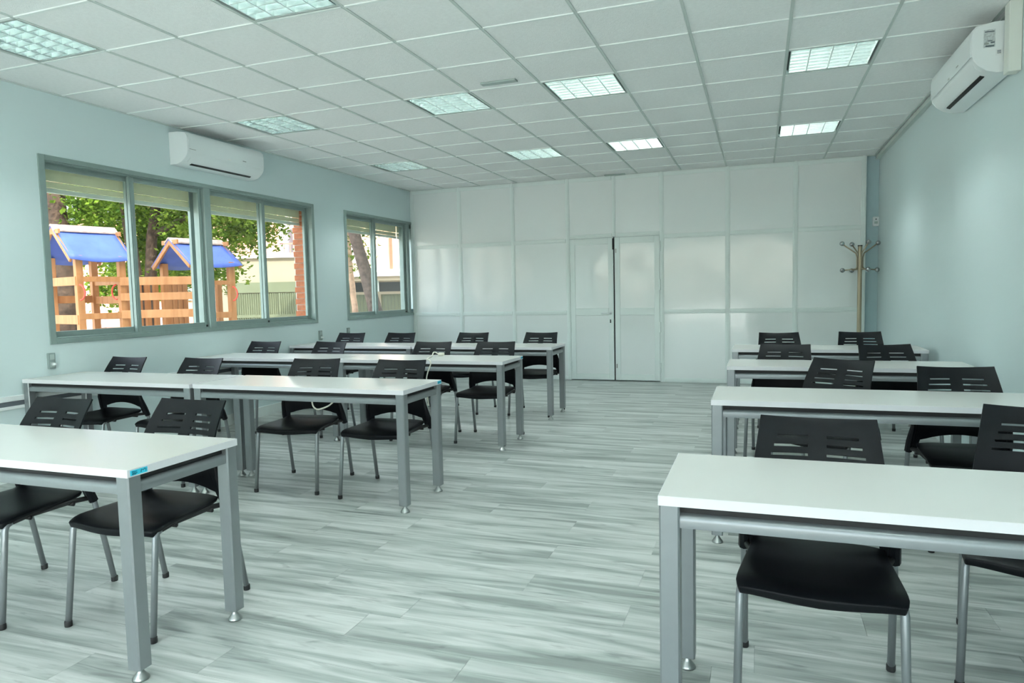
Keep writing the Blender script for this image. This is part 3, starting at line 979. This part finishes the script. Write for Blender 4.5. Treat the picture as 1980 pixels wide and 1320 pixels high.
    cr = MB(); cr.tube([(-0.218, -0.10, 0.414), (0.218, -0.10, 0.414)], 0.009, 8); cr.tube([(-0.222, 0.09, 0.416), (0.222, 0.09, 0.416)], 0.009, 8)
    cr.build('cross_rail', BLACKR, t, smooth=True)
    return t
chair = chair_proto()
KIDS[chair.name] = [x for x in bpy.data.objects if x.parent is chair]
for ch in KIDS[chair.name]:
    KIDS[ch.name] = [x for x in bpy.data.objects if x.parent is ch]
CHAIRS = [
    (2.108, -0.785, -1, 'black slotted-back chair cut by the picture edge, behind the desk with blue tape'),
    (2.795, -0.687, 0, 'black slotted-back chair at the aisle end of the taped desk closest to the camera'),
    (0.404, 1.088, -1, 'black slotted-back chair beside the window wall, third row from the partition'),
    (1.170, 1.087, 0, 'black slotted-back chair second from the window wall, third row from the partition'),
    (2.190, 1.152, 7, 'black slotted-back chair with cream cable loops hanging in front of its back'),
    (2.870, 1.150, 1, 'black slotted-back chair at the aisle end of the third row, window side'),
    (0.377, 2.790, 1, 'black slotted-back chair beside the window wall, second row from the partition'),
    (1.155, 2.790, -4, 'black slotted-back chair second from the window wall, second row from the partition'),
    (2.301, 2.820, 1, 'black slotted-back chair behind the cable plug, second row from the partition'),
    (2.922, 2.865, 1, 'black slotted-back chair at the aisle end of the second row, window side'),
    (0.495, 4.222, -1, 'black slotted-back chair beside the window wall, row closest to the partition'),
    (1.178, 4.230, -1, 'black slotted-back chair second from the window wall, row closest to the partition'),
    (2.111, 4.245, -1, 'black slotted-back chair third from the window wall, row closest to the partition'),
    (2.925, 4.260, -1, 'black slotted-back chair at the aisle end of the row closest to the partition doors'),
    (5.400, -0.565, -3, 'black slotted-back chair with its whole seat in view under the desk closest to the camera'),
    (6.125, -0.189, -15, 'black slotted-back chair cut by the picture edge, on the plain wall side'),
    (5.590, 1.560, -30, 'black slotted-back chair turned at an angle, third row from the partition, plain wall side'),
    (6.236, 1.174, 3, 'black slotted-back chair beside the plain wall, third row from the partition'),
    (5.383, 2.700, -8, 'black slotted-back chair at the aisle, plain wall side, second row from the partition'),
    (6.155, 2.712, 10, 'black slotted-back chair beside the plain wall, second row from the partition'),
    (5.427, 4.180, 5, 'black slotted-back chair at the aisle, plain wall side, row closest to the partition'),
    (6.140, 4.285, 0, 'black slotted-back chair in front of the coat stand, row closest to the partition'),
]
for i, (x, y, a, lab) in enumerate(CHAIRS):
    o = chair if i == 0 else copy_tree(chair)
    o.location = (x, y, 0); o.rotation_euler = (0, 0, math.radians(a))
    tag(o, lab, 'chair', 'black classroom chairs')

# ------------------------------------------------------------------ coat stand
cs = empty('coat_stand', (6.405, 6.74, 0))
MB().lathe([(0.185, 0), (0.185, 0.012), (0.17, 0.022), (0.05, 0.035), (0.024, 0.05)], 28).build('base', GOLD, cs, angle=40)
MB().lathe([(0.026, 0.03), (0.026, 1.80)], 18).build('pole', GOLD, cs, angle=40)
MB().lathe([(0.0275, 1.795), (0.0275, 1.808)], 18).build('cap', BLACKR, cs)
for k in range(4):
    a = math.radians(18 + 90 * k); dx, dy = math.cos(a), math.sin(a)
    m = MB()
    m.tube([(dx * 0.034, dy * 0.034, 1.50), (dx * 0.036, dy * 0.036, 1.66), (dx * 0.05, dy * 0.05, 1.71), (dx * 0.205, dy * 0.205, 1.818)], 0.0085, 8)
    hk = m.build('hook_arm', GOLD, cs, smooth=True)
    MB().sphere((dx * 0.222, dy * 0.222, 1.832), 0.030).build('ball', CHROME, hk, smooth=True)
    m = MB(); m.tube([(dx * 0.034, dy * 0.034, 1.66), (dx * 0.031, dy * 0.031, 1.55), (dx * 0.05, dy * 0.05, 1.515), (dx * 0.20, dy * 0.20, 1.500)], 0.0085, 8)
    hk = m.build('hook_arm', GOLD, cs, smooth=True)
    MB().sphere((dx * 0.215, dy * 0.215, 1.500), 0.030).build('ball', CHROME, hk, smooth=True)
tag(cs, 'champagne metal coat stand with chrome ball hooks in the corner', 'coat stand')

# motion detector in the corner strip
md = empty('motion_detector', (6.625, YB + 0.088, 2.12))
MB().prism([(-0.032, -0.06), (0.032, -0.06), (0.036, -0.045), (0.036, 0.05), (0.028, 0.06), (-0.028, 0.06), (-0.036, 0.05), (-0.036, -0.045)], -0.055, 0, 'y').build('body', WHITEP, md, bevel=0.006)
MB().box(-0.02, 0.02, -0.060, -0.054, -0.03, 0.0).build('lens', GREYFIT, md, bevel=0.004)
MB().box(-0.007, 0.007, -0.058, -0.054, 0.02, 0.034).build('indicator', DARK, md)
tag(md, 'small white motion detector on the corner wall strip', 'detector')

# wall outlets and trunking
def outlet(name, y, z, lab, plug):
    t = empty(name, (0.0, y, z))
    MB().box(0.0, 0.022, -0.028, 0.028, -0.062, 0.062).build('plate', OUTLET, t, bevel=0.004)
    for s in (-0.03, 0.03):
        MB().box(0.022, 0.024, -0.018, 0.018, s - 0.02, s + 0.02).build('socket', GREYFIT, t)
    if plug:
        m = MB(); m.tube([(0.023, 0, -0.025), (0.058, 0.0, -0.025)], [0.013, 0.009], 10); m.build('plug', WHITEP, t, smooth=True)
    tag(t, lab, 'outlet')
outlet('wall_outlet', 0.965, 0.865, 'grey wall outlet with a white plug below the big window corner', True)
outlet('wall_outlet', 4.50, 0.83, 'grey wall outlet between the two windows', True)
outlet('wall_outlet', 5.13, 0.83, 'grey wall outlet below the corner of the window beside the partition', False)
tk = empty('cable_trunking', (0, 0, 0))
m = MB(); m.box(0.0005, 0.015, -1.6, 4.0, 0.595, 0.635); m.build('cover', WHITEP, tk, bevel=0.004)
MB().box(0.0005, 0.009, -1.6, 4.0, 0.560, 0.595).build('channel', mat('trunk_grey', (0.12, 0.14, 0.16), rough=0.5), tk)
MB().box(0.0005, 0.015, -1.6, 4.0, 0.535, 0.560).build('cover', WHITEP, tk, bevel=0.004)
tag(tk, 'white cable trunking along the window wall behind the desks', 'trunking')

# ------------------------------------------------------------------ cables
def bez(name, pts, r, m, parent=None):
    P = [Vector(p) for p in pts]
    out = []
    for i in range(len(P) - 1):
        a, b, c, d = P[max(i - 1, 0)], P[i], P[i + 1], P[min(i + 2, len(P) - 1)]
        for k in range(6):
            t = k / 6
            out.append(0.5 * ((2 * b) + (c - a) * t + (2 * a - 5 * b + 4 * c - d) * t * t + (3 * b - a - 3 * c + d) * t ** 3))
    out.append(P[-1])
    return MB().tube(out, r, 8).build(name, m, parent, smooth=True)
# cable over the second-row desk (top z 0.75, front edge y = 2.43)
c1 = bez('power_cable', [(2.425, 2.885, 0.766), (2.395, 2.875, 0.782), (2.40, 2.83, 0.780), (2.43, 2.74, 0.758), (2.46, 2.61, 0.756), (2.50, 2.50, 0.756), (2.555, 2.432, 0.757), (2.577, 2.418, 0.732), (2.568, 2.416, 0.70), (2.546, 2.416, 0.648), (2.533, 2.416, 0.59), (2.53, 2.42, 0.48), (2.54, 2.43, 0.36)], 0.0055, CABLE)
MB().box(-0.030, 0.030, -0.016, 0.016, 0, 0.026).build('plug', CABLE, c1, bevel=0.007, loc=(2.452, 2.890, 0.7505))
tag(c1, 'cream power cable with a plug lying over the desk top', 'cable')
c2 = bez('power_cable', [(2.445, 0.80, 0.70), (2.451, 0.80, 0.674), (2.467, 0.80, 0.661), (2.489, 0.80, 0.656), (2.515, 0.80, 0.665), (2.530, 0.80, 0.676), (2.535, 0.81, 0.70)], 0.0046, CABLE)
tag(c2, 'small cream cable loop under the desk, beside the big cable loop', 'cable')
c3 = bez('power_cable', [(2.548, 0.80, 0.70), (2.540, 0.80, 0.676), (2.532, 0.80, 0.655), (2.541, 0.80, 0.620), (2.569, 0.80, 0.603), (2.613, 0.80, 0.612), (2.657, 0.80, 0.630), (2.693, 0.80, 0.655), (2.733, 0.80, 0.667), (2.764, 0.80, 0.680), (2.78, 0.80, 0.70)], 0.0050, CABLE)
tag(c3, 'big cream cable loop hanging lowest under the desk', 'cable')
c4 = bez('power_cable', [(2.655, 0.815, 0.70), (2.663, 0.815, 0.679), (2.677, 0.815, 0.662), (2.708, 0.815, 0.654), (2.739, 0.815, 0.662), (2.765, 0.815, 0.676), (2.79, 0.815, 0.70)], 0.0046, CABLE)
tag(c4, 'cream cable bend crossing the end of the big cable loop under the desk', 'cable')

# ------------------------------------------------------------------ outside: ground, playground, trees, buildings
STREET_A = 0.3436            # the street outside runs at this angle to the school wall
STREET_O = Vector((5.2225, -2.9001, 0))
N2 = Vector((-math.sin(STREET_A), math.cos(STREET_A), 0)); R2 = Vector((math.cos(STREET_A), math.sin(STREET_A), 0))
GZ = -0.30
gnd = MB().box(-60, -TH - 0.05, -30, 70, GZ - 0.1, GZ)
gnd.box(-TH - 0.05, 40, YB + 2.5, 70, GZ - 0.1, GZ)
struct(gnd.build('ground', GROUND), 'pale sunlit ground outside the windows', 'ground')

struct(MB().box(-TH - 0.05, 40, -40, YR - 0.25, GZ - 0.1, GZ).build('ground_bounce_yard', mat('pale_bounce_paving', (0.72, 0.70, 0.66), rough=0.9, var=0.05, scale=1)), 'unseen pale yard added to bounce sunlight into the room', 'ground')  # unseen yard, made pale so sunlight bounces up to the ceiling

pg = empty('playground_tower', (-4.45, 4.79, GZ))
ORG = Vector((-4.45, 4.79, GZ))
G = Vector((-0.956, 0.292, 0)); Hh = Vector((0.292, 0.956, 0))
def lp(p): return Vector(p) - ORG
def post(p, z0, z1, w=0.10):
    p = lp(p)
    MB().beam((p.x, p.y, z0 - GZ), (p.x, p.y, z1 - GZ), w, w, (G.x, G.y, 0)).build('post', TIMBER, pg, bevel=0.006)
def board(a, b, z0, z1, th=0.035, nm='rail'):
    a, b = lp(a), lp(b)
    zc = (z0 + z1) / 2 - GZ
    MB().beam((a.x, a.y, zc), (b.x, b.y, zc), th, z1 - z0).build(nm, TIMBER, pg, bevel=0.004)
def tower(near, apex, eave, rear_rails):
    near = Vector((near[0], near[1], 0))
    left = near + G * 0.99; right = near + Hh * 0.62; back = left + Hh * 0.62
    for p in (near, left, right, back): post(p, GZ, eave + 0.05)
    # rafters, front and back gable
    ov = 0.13
    for e in (-ov, 0.62 + ov):
        ap = near + G * 0.495 + Hh * e
        for side in (-0.10, 1.09):
            ft = near + G * side + Hh * e
            a, b = lp((ap.x, ap.y, apex)), lp((ft.x, ft.y, eave - 0.03))
            MB().beam(a, b, 0.035, 0.075).build('rafter', TIMBER, pg, bevel=0.004)
        b0 = near + G * 0.25 + Hh * e; b1 = near + G * 0.74 + Hh * e
        zt = lerp(eave, apex, 0.55)
        board((b0.x, b0.y, 0), (b1.x, b1.y, 0), zt + 0.13, zt + 0.20, 0.03, 'collar_tie')
    # tarpaulin on both slopes, sagging between the gables
    for side in (-0.13, 1.12):
        nx, nz = 8, 6
        vs, fs = [], []
        for i in range(nx + 1):
            for k in range(nz + 1):
                u, v = i / nx, k / nz
                g = lerp(0.495, side, v)
                p = near + G * g + Hh * lerp(-ov - 0.02, 0.62 + ov + 0.02, u)
                z = lerp(apex + 0.045, eave + 0.0, v) - 0.035 * math.sin(math.pi * u) * (0.3 + v)
                q = lp((p.x, p.y, z)); vs.append((q.x, q.y, q.z))
        for i in range(nx):
            for k in range(nz):
                a = i * (nz + 1) + k
                fs.append((a, a + nz + 1, a + nz + 2, a + 1))
        m = MB(); m.add(vs, fs)
        o = m.build('tarpaulin', TARP, pg, smooth=True)
        s = o.modifiers.new('thick', 'SOLIDIFY'); s.thickness = 0.012
    # ridge boards
    for side in (0.37, 0.62):
        a0 = near + G * 0.495 + Hh * (-ov - 0.03); a1 = near + G * 0.495 + Hh * (0.62 + ov + 0.03)
        b0 = near + G * side + Hh * (-ov - 0.03); b1 = near + G * side + Hh * (0.62 + ov + 0.03)
        drop = abs(side - 0.495) / 0.60 * (apex - eave)
        top = [lp((p.x, p.y, z)) for p, z in ((a0, apex + 0.075), (a1, apex + 0.075), (b1, apex + 0.075 - drop), (b0, apex + 0.075 - drop))]
        vs = top + [p - Vector((0, 0, 0.02)) for p in top]
        MB().add(vs, [(0, 1, 2, 3), (7, 6, 5, 4), (0, 4, 5, 1), (1, 5, 6, 2), (2, 6, 7, 3), (3, 7, 4, 0)]).build('ridge_board', GREYWOOD, pg)
    # platform
    c = [lp((p.x, p.y, 0.82)) for p in (near, left, back, right)]
    vs = c + [p - Vector((0, 0, 0.05)) for p in c]
    MB().add(vs, [(0, 1, 2, 3), (7, 6, 5, 4), (0, 4, 5, 1), (1, 5, 6, 2), (2, 6, 7, 3), (3, 7, 4, 0)]).build('platform', GREYWOOD, pg)
    return near, left, right, back
n1, l1, r1_, b1 = tower((-4.45, 4.79), 2.44, 1.97, True)
n2_, l2_, r2_, b2_ = tower((-3.33, 5.94), 2.26, 1.88, True)
F = -N2 * 0.06
# first tower boards
board(n1 + F, l1 + F, 1.57, 1.70); board(n1 + F, l1 + F, 0.98, 1.12)
board(n1 + F, r1_ + F, 1.62, 1.70); board(n1 + F, r1_ + F, 1.05, 1.14); board(l1, b1, 1.30, 1.42); board(b1, r1_, 1.28, 1.40); board(b1, r1_, 1.58, 1.70)
board(l1 + Hh * 0.3 + G * -0.3, l1 + Hh * 0.3 + G * -0.16, GZ, 1.6, 0.03, 'upright_board')
# bridge between the towers
for za, zb in ((1.56, 1.69), (1.32, 1.44), (1.04, 1.17)):
    board(r1_ + F, n2_ + F, za, zb)
dvec = (l2_ - b1)
board(b1, l2_, 1.02, 1.10)
for k in range(6):
    p = b1.lerp(l2_, 0.38 + 0.12 * k)
    post((p.x, p.y, 0), 0.85, 1.62, 0.075)
for k in range(6):
    p = l2_.lerp(b2_, 0.15 * k + 0.08) if k < 4 else b2_.lerp(r2_, 0.3 * (k - 3))
    post((p.x, p.y, 0), 0.85, 1.62, 0.085)
board(b1, l2_, 0.80, 0.88); board(r1_, n2_, 0.80, 0.90, 0.06, 'beam')
board(n2_ + F, r2_ + F, 1.0, 1.1); board(n2_ + F, r2_ + F, 1.55, 1.62)
# red grab rings
def ring(c, nrm_side):
    c = lp(c); m = MB()
    pts = []
    for k in range(13):
        a = math.pi * (k / 12) - math.pi / 2
        d = R2 * (nrm_side * 0.075 * math.cos(a))
        pts.append((c.x + d.x, c.y + d.y, c.z + 0.115 * math.sin(a)))
    m.tube(pts, 0.013, 8); m.build('grab_handle', RED, pg, smooth=True)
ring(n1 + R2 * 0.05 + F * 1.2 + Vector((0, 0, 1.46)), 1)
ring(r1_ - R2 * 0.05 + F * 1.2 + Vector((0, 0, 1.46)), -1)
ring(r2_ + R2 * 0.05 + F * 1.2 + Vector((0, 0, 1.40)), 1)
tag(pg, 'wooden playground towers with blue tarpaulin roofs and a railed bridge outside the window', 'playground')

def tree(name, base, trunk_pts, radii, crown, nleaf, leafm, bark, label, lsize=0.10, branches=()):
    t = empty(name, (base[0], base[1], GZ))
    B = Vector((base[0], base[1], GZ))
    m = MB()
    # subdivide the trunk with a little wobble
    pts = [Vector(p) - B for p in trunk_pts]
    rng = random.Random(hash(label) % 1000 if False else len(label) * 7 + nleaf)
    P_, R_ = [], []
    for i in range(len(pts) - 1):
        for k in range(4):
            f = k / 4
            q = pts[i].lerp(pts[i + 1], f)
            P_.append(q + Vector((rng.uniform(-1, 1), rng.uniform(-1, 1), 0)) * radii[i] * 0.10); R_.append(lerp(radii[i], radii[i + 1], f) * rng.uniform(0.94, 1.07))
    P_.append(pts[-1]); R_.append(radii[-1])
    m.tube(P_, R_, 14); m.build('trunk', bark, t, smooth=True)
    for br in branches:
        b = MB(); b.tube([Vector(p) - B for p in br[0]], br[1], 8); b.build('branch', bark, t, smooth=True)
    vs, fs = [], []
    for c, rad, wgt in crown:
        n = int(nleaf * wgt)
        # clumps inside the ellipsoid
        clumps = []
        for _ in range(max(12, n // 45)):
            while True:
                q = Vector((rng.uniform(-1, 1), rng.uniform(-1, 1), rng.uniform(-1, 1)))
                if q.length < 1: break
            clumps.append(Vector((c[0] + q.x * rad[0], c[1] + q.y * rad[1], c[2] + q.z * rad[2])))
        for _ in range(n):
            cc = rng.choice(clumps)
            q = cc + Vector((rng.gauss(0, 0.20), rng.gauss(0, 0.20), rng.gauss(0, 0.13))) - B
            s = lsize * rng.uniform(0.6, 1.3)
            d = Vector((rng.gauss(0, 1), rng.gauss(0, 1), rng.gauss(-0.4, 0.6))).normalized()
            e = d.cross(Vector((rng.gauss(0, .5), rng.gauss(0, .5), 1))).normalized() * s * 0.32
            i = len(vs)
            vs += [q, q + d * s * 0.5 + e, q + d * s, q + d * s * 0.5 - e]
            fs.append((i, i + 1, i + 2, i + 3))
    m = MB(); m.v = [tuple(v) for v in vs]; m.f = fs
    me = bpy.data.meshes.new('crown'); me.from_pydata(m.v, [], m.f); me.materials.append(leafm)
    link('crown', me, t)['kind'] = 'stuff'
    tag(t, label, 'tree', 'trees outside the windows')
tree('plane_tree', (-7.05, 6.52), [(-7.05, 6.52, GZ), (-7.05, 6.51, 1.2), (-7.06, 6.51, 3.0), (-7.1, 6.5, 6.0)], [0.30, 0.25, 0.18, 0.12],
     [((-7.6, 8.3, 3.7), (1.8, 1.3, 1.45), 0.55), ((-7.3, 9.4, 2.3), (1.6, 0.9, 0.7), 0.22), ((-7.0, 7.3, 5.8), (2.2, 2.0, 1.4), 0.18), ((-6.55, 6.9, 3.15), (0.35, 0.3, 0.5), 0.05)], 24000, LEAF1, BARK,
     'tree with the thick dark trunk behind the first playground tower')
tree('plane_tree', (-6.55, 7.76), [(-6.50, 7.78, GZ), (-6.56, 7.75, 1.2), (-6.66, 7.72, 2.6), (-6.9, 7.7, 5.0)], [0.16, 0.13, 0.11, 0.07],
     [((-5.5, 8.5, 3.75), (1.5, 1.2, 1.25), 0.5), ((-4.15, 8.05, 2.85), (0.95, 0.7, 0.55), 0.26), ((-4.6, 8.3, 3.6), (0.9, 0.8, 0.6), 0.16), ((-5.8, 8.5, 1.95), (0.9, 0.7, 0.35), 0.10)], 17000, LEAF2, BARK,
     'tree with twin brown trunks between the two playground towers',
     branches=[([(-6.36, 7.84, GZ), (-6.36, 7.83, 1.2), (-6.25, 7.87, 2.6), (-5.9, 8.0, 4.4)], [0.15, 0.12, 0.10, 0.06]), ([(-6.25, 7.87, 2.6), (-5.2, 8.1, 3.1), (-4.2, 8.0, 3.0), (-3.7, 7.9, 2.75)], [0.06, 0.045, 0.03, 0.012])])
tree('plane_tree', (-10.5, 12.6), [(-10.5, 12.6, GZ), (-10.5, 12.6, 3), (-10.4, 12.6, 6.5)], [0.2, 0.16, 0.1],
     [((-10.9, 12.2, 3.2), (2.2, 1.4, 1.5), 0.6), ((-11.3, 12.0, 1.7), (1.6, 1.0, 0.6), 0.3)], 10000, LEAF2, BARK,
     'pale green tree behind the twin-trunked tree', lsize=0.14)
tree('pine_tree', (-0.99, 7.62), [(-0.92, 7.64, GZ), (-1.02, 7.61, 1.0), (-1.34, 7.50, 2.45), (-1.9, 7.35, 5.2)], [0.135, 0.115, 0.10, 0.07],
     [((-2.0, 7.6, 5.4), (1.4, 1.2, 0.8), 0.8), ((-1.75, 8.6, 2.85), (0.30, 0.3, 0.6), 0.2)], 2600, LEAF2, BARKG,
     'leaning grey-brown tree trunk outside the window beside the partition')
tree('young_tree', (-1.92, 8.36), [(-1.91, 8.36, GZ), (-1.92, 8.35, 1.1), (-1.97, 8.33, 1.9), (-2.06, 8.3, 3.4)], [0.06, 0.058, 0.05, 0.035],
     [((-2.05, 8.35, 2.1), (0.2, 0.2, 0.5), 0.5), ((-2.1, 8.3, 3.5), (0.6, 0.5, 0.5), 0.5)], 700, LEAF2, BARKO,
     'thin tan tree trunk in full sun beside the leaning grey trunk')

def local_box(m, D0, D1, s0, s1, z0, z1, org):
    """box aligned with the street: D away from the school, s along the street"""
    vs = []
    for z in (z0, z1):
        for D in (D0, D1):
            for s in (s0, s1):
                p = STREET_O + N2 * D + R2 * s
                vs.append((p.x - org[0], p.y - org[1], z - org[2]))
    m.add(vs, [(0, 2, 3, 1), (4, 5, 7, 6), (0, 1, 5, 4), (2, 6, 7, 3), (0, 4, 6, 2), (1, 3, 7, 5)])
    return m
def street_pt(D, s, z=GZ):
    p = STREET_O + N2 * D + R2 * s
    return (p.x, p.y, z)
def bpart(nm, mt, par, org, *boxes, bevel=0):
    m = MB()
    for b in boxes: local_box(m, *b, org)
    return m.build(nm, mt, par, bevel=bevel)
def windows(par, org, D, s0, s1, z0, z1, ns, nz, w, h):
    for i in range(ns):
        for k in range(nz):
            sc = lerp(s0, s1, (i + 0.5) / ns); zc = lerp(z0, z1, (k + 0.5) / nz)
            fr = bpart('window', WHITEB, par, org, (D - 0.06, D, sc - w / 2 - .07, sc + w / 2 + .07, zc - h / 2 - .07, zc + h / 2 + .07))
            bpart('pane', BWIN, fr, org, (D - 0.075, D - 0.06, sc - w / 2, sc + w / 2, zc - h / 2, zc + h / 2))
# salmon building behind the trees
org = street_pt(24, -14)
b = empty('salmon_building', org)
bpart('wall', PINKB, b, org, (24, 30, -24, -9.9, GZ, 8.5))
windows(b, org, 24, -22, -10.5, 0.6, 6.0, 6, 2, 0.9, 1.2)
bpart('cornice', WHITEB, b, org, (23.8, 24, -24, -9.9, 8.3, 8.6))
tag(b, 'salmon rendered building glimpsed through the trees', 'building')
# white building far behind the garage
org = street_pt(31, -10)
b = empty('white_building', org)
bpart('wall', WHITEB, b, org, (31, 38, -13.5, -6.8, GZ, 5.0))
windows(b, org, 31, -12.6, -9.0, 3.1, 4.5, 3, 1, 0.55, 1.0)
bal = bpart('balcony_slab', WHITEB, b, org, (30.2, 31, -12.6, -8.9, 2.75, 2.9))
for k in range(14):
    bpart('baluster', STEEL, b, org, (30.22, 30.25, -12.5 + 0.27 * k, -12.47 + 0.27 * k, 2.9, 3.6))
bpart('handrail', STEEL, b, org, (30.2, 30.27, -12.6, -8.9, 3.6, 3.66))
bpart('pilaster', ORANGEB, b, org, (30.6, 31, -9.5, -9.15, GZ, 4.9))
tag(b, 'sunlit white building with a balcony above the garage', 'building')
org = street_pt(31, -5)
b = empty('peach_building', org)
bpart('wall', ORANGEB, b, org, (31, 38, -6.7, -2.0, GZ, 5.6))
bpart('drain_pipe', LBROWN, b, org, (30.9, 31, -5.35, -5.22, 2.4, 5.6))
bpart('ledge', WHITEB, b, org, (30.6, 31, -6.7, -2.0, 2.2, 2.45))
tag(b, 'sunlit peach building seen through the window beside the partition', 'building')
# garage
org = street_pt(19, -6.6)
g = empty('garage', org)
bpart('wall', CREAMB, g, org, (19.02, 24, -8.0, -5.2, GZ, 2.40))
bpart('coping', WHITEB, g, org, (18.95, 24.05, -8.05, -5.15, 2.40, 2.46))
bpart('lintel', GREENB, g, org, (18.96, 19.02, -7.75, -5.2, 1.46, 1.74))
dr = bpart('garage_door', GREENB, g, org, (18.99, 19.02, -7.7, -5.25, GZ, 1.44))
m = MB()
for k in range(40): local_box(m, 18.965, 18.99, -7.66 + 0.06 * k, -7.635 + 0.06 * k, GZ, 1.44, org)
rb = m.build('door_ribs', GREENB, dr); rb['kind'] = 'stuff'
bpart('door_rail', GREENB, g, org, (18.955, 18.965, -7.55, -5.3, 0.78, 0.86)); 
for s in (-7.55, -6.35): bpart('door_post', GREENB, g, org, (18.95, 18.99, s, s + 0.05, GZ, 1.44))
tag(g, 'low cream garage with a ribbed sage green door', 'garage')
# carport seen through the second window
org = street_pt(20, -3.6)
cp = empty('carport', org)
bpart('roof', CREAMB, cp, org, (19.9, 24, -5.15, -1.9, 1.74, 1.93))
bpart('roof_edge', WHITEB, cp, org, (19.85, 19.9, -5.15, -1.9, 1.86, 1.98))
bpart('back_wall', DARKB, cp, org, (22.5, 22.6, -5.1, -1.9, GZ, 1.74))
for s in (-5.1, -3.9, -2.6): bpart('post', GREYFIT, cp, org, (19.95, 20.05, s, s + 0.1, GZ, 1.74))
tag(cp, 'open carport with a cream roof edge beyond the green fence', 'carport')
org = street_pt(16, -3.0)
fn = empty('fence', org)
for k in range(30): bpart('picket', GREENB, fn, org, (16.0, 16.03, -4.2 + 0.08 * k, -4.13 + 0.08 * k, GZ, 1.34))
for s in (-4.25, -3.05, -1.8): bpart('post', CREAMB, fn, org, (15.94, 16.0, s, s + 0.06, GZ, 1.38))
bpart('top_rail', CREAMB, fn, org, (15.93, 15.99, -4.25, -1.75, 1.34, 1.40))
tag(fn, 'sage green picket fence outside the window beside the partition', 'fence')
org = street_pt(18, -2.5)
lv = empty('louvre_screen', org)
for k in range(16): bpart('slat', LBROWN, lv, org, (18.0, 18.06, -2.74, -2.0, 2.06 + 0.085 * k, 2.115 + 0.085 * k))
for s in (-2.76, -2.0): bpart('post', LBROWN, lv, org, (18.0, 18.08, s, s + 0.04, GZ, 3.45))
tag(lv, 'brown slatted screen at the partition edge of the window', 'screen')
# white low wall with railing behind the playground
org = street_pt(17.5, -10)
wf = empty('street_fence', org)
bpart('wall', WHITEB, wf, org, (17.5, 17.7, -13.5, -8.3, GZ, 0.45))
for k in range(11): bpart('post', WHITEB, wf, org, (17.56, 17.64, -13.4 + 0.5 * k, -13.32 + 0.5 * k, 0.45, 1.15))
for z in (0.75, 1.1): bpart('rail', WHITEB, wf, org, (17.58, 17.62, -13.4, -8.3, z, z + 0.05))
tag(wf, 'low white wall with railing behind the playground', 'fence')
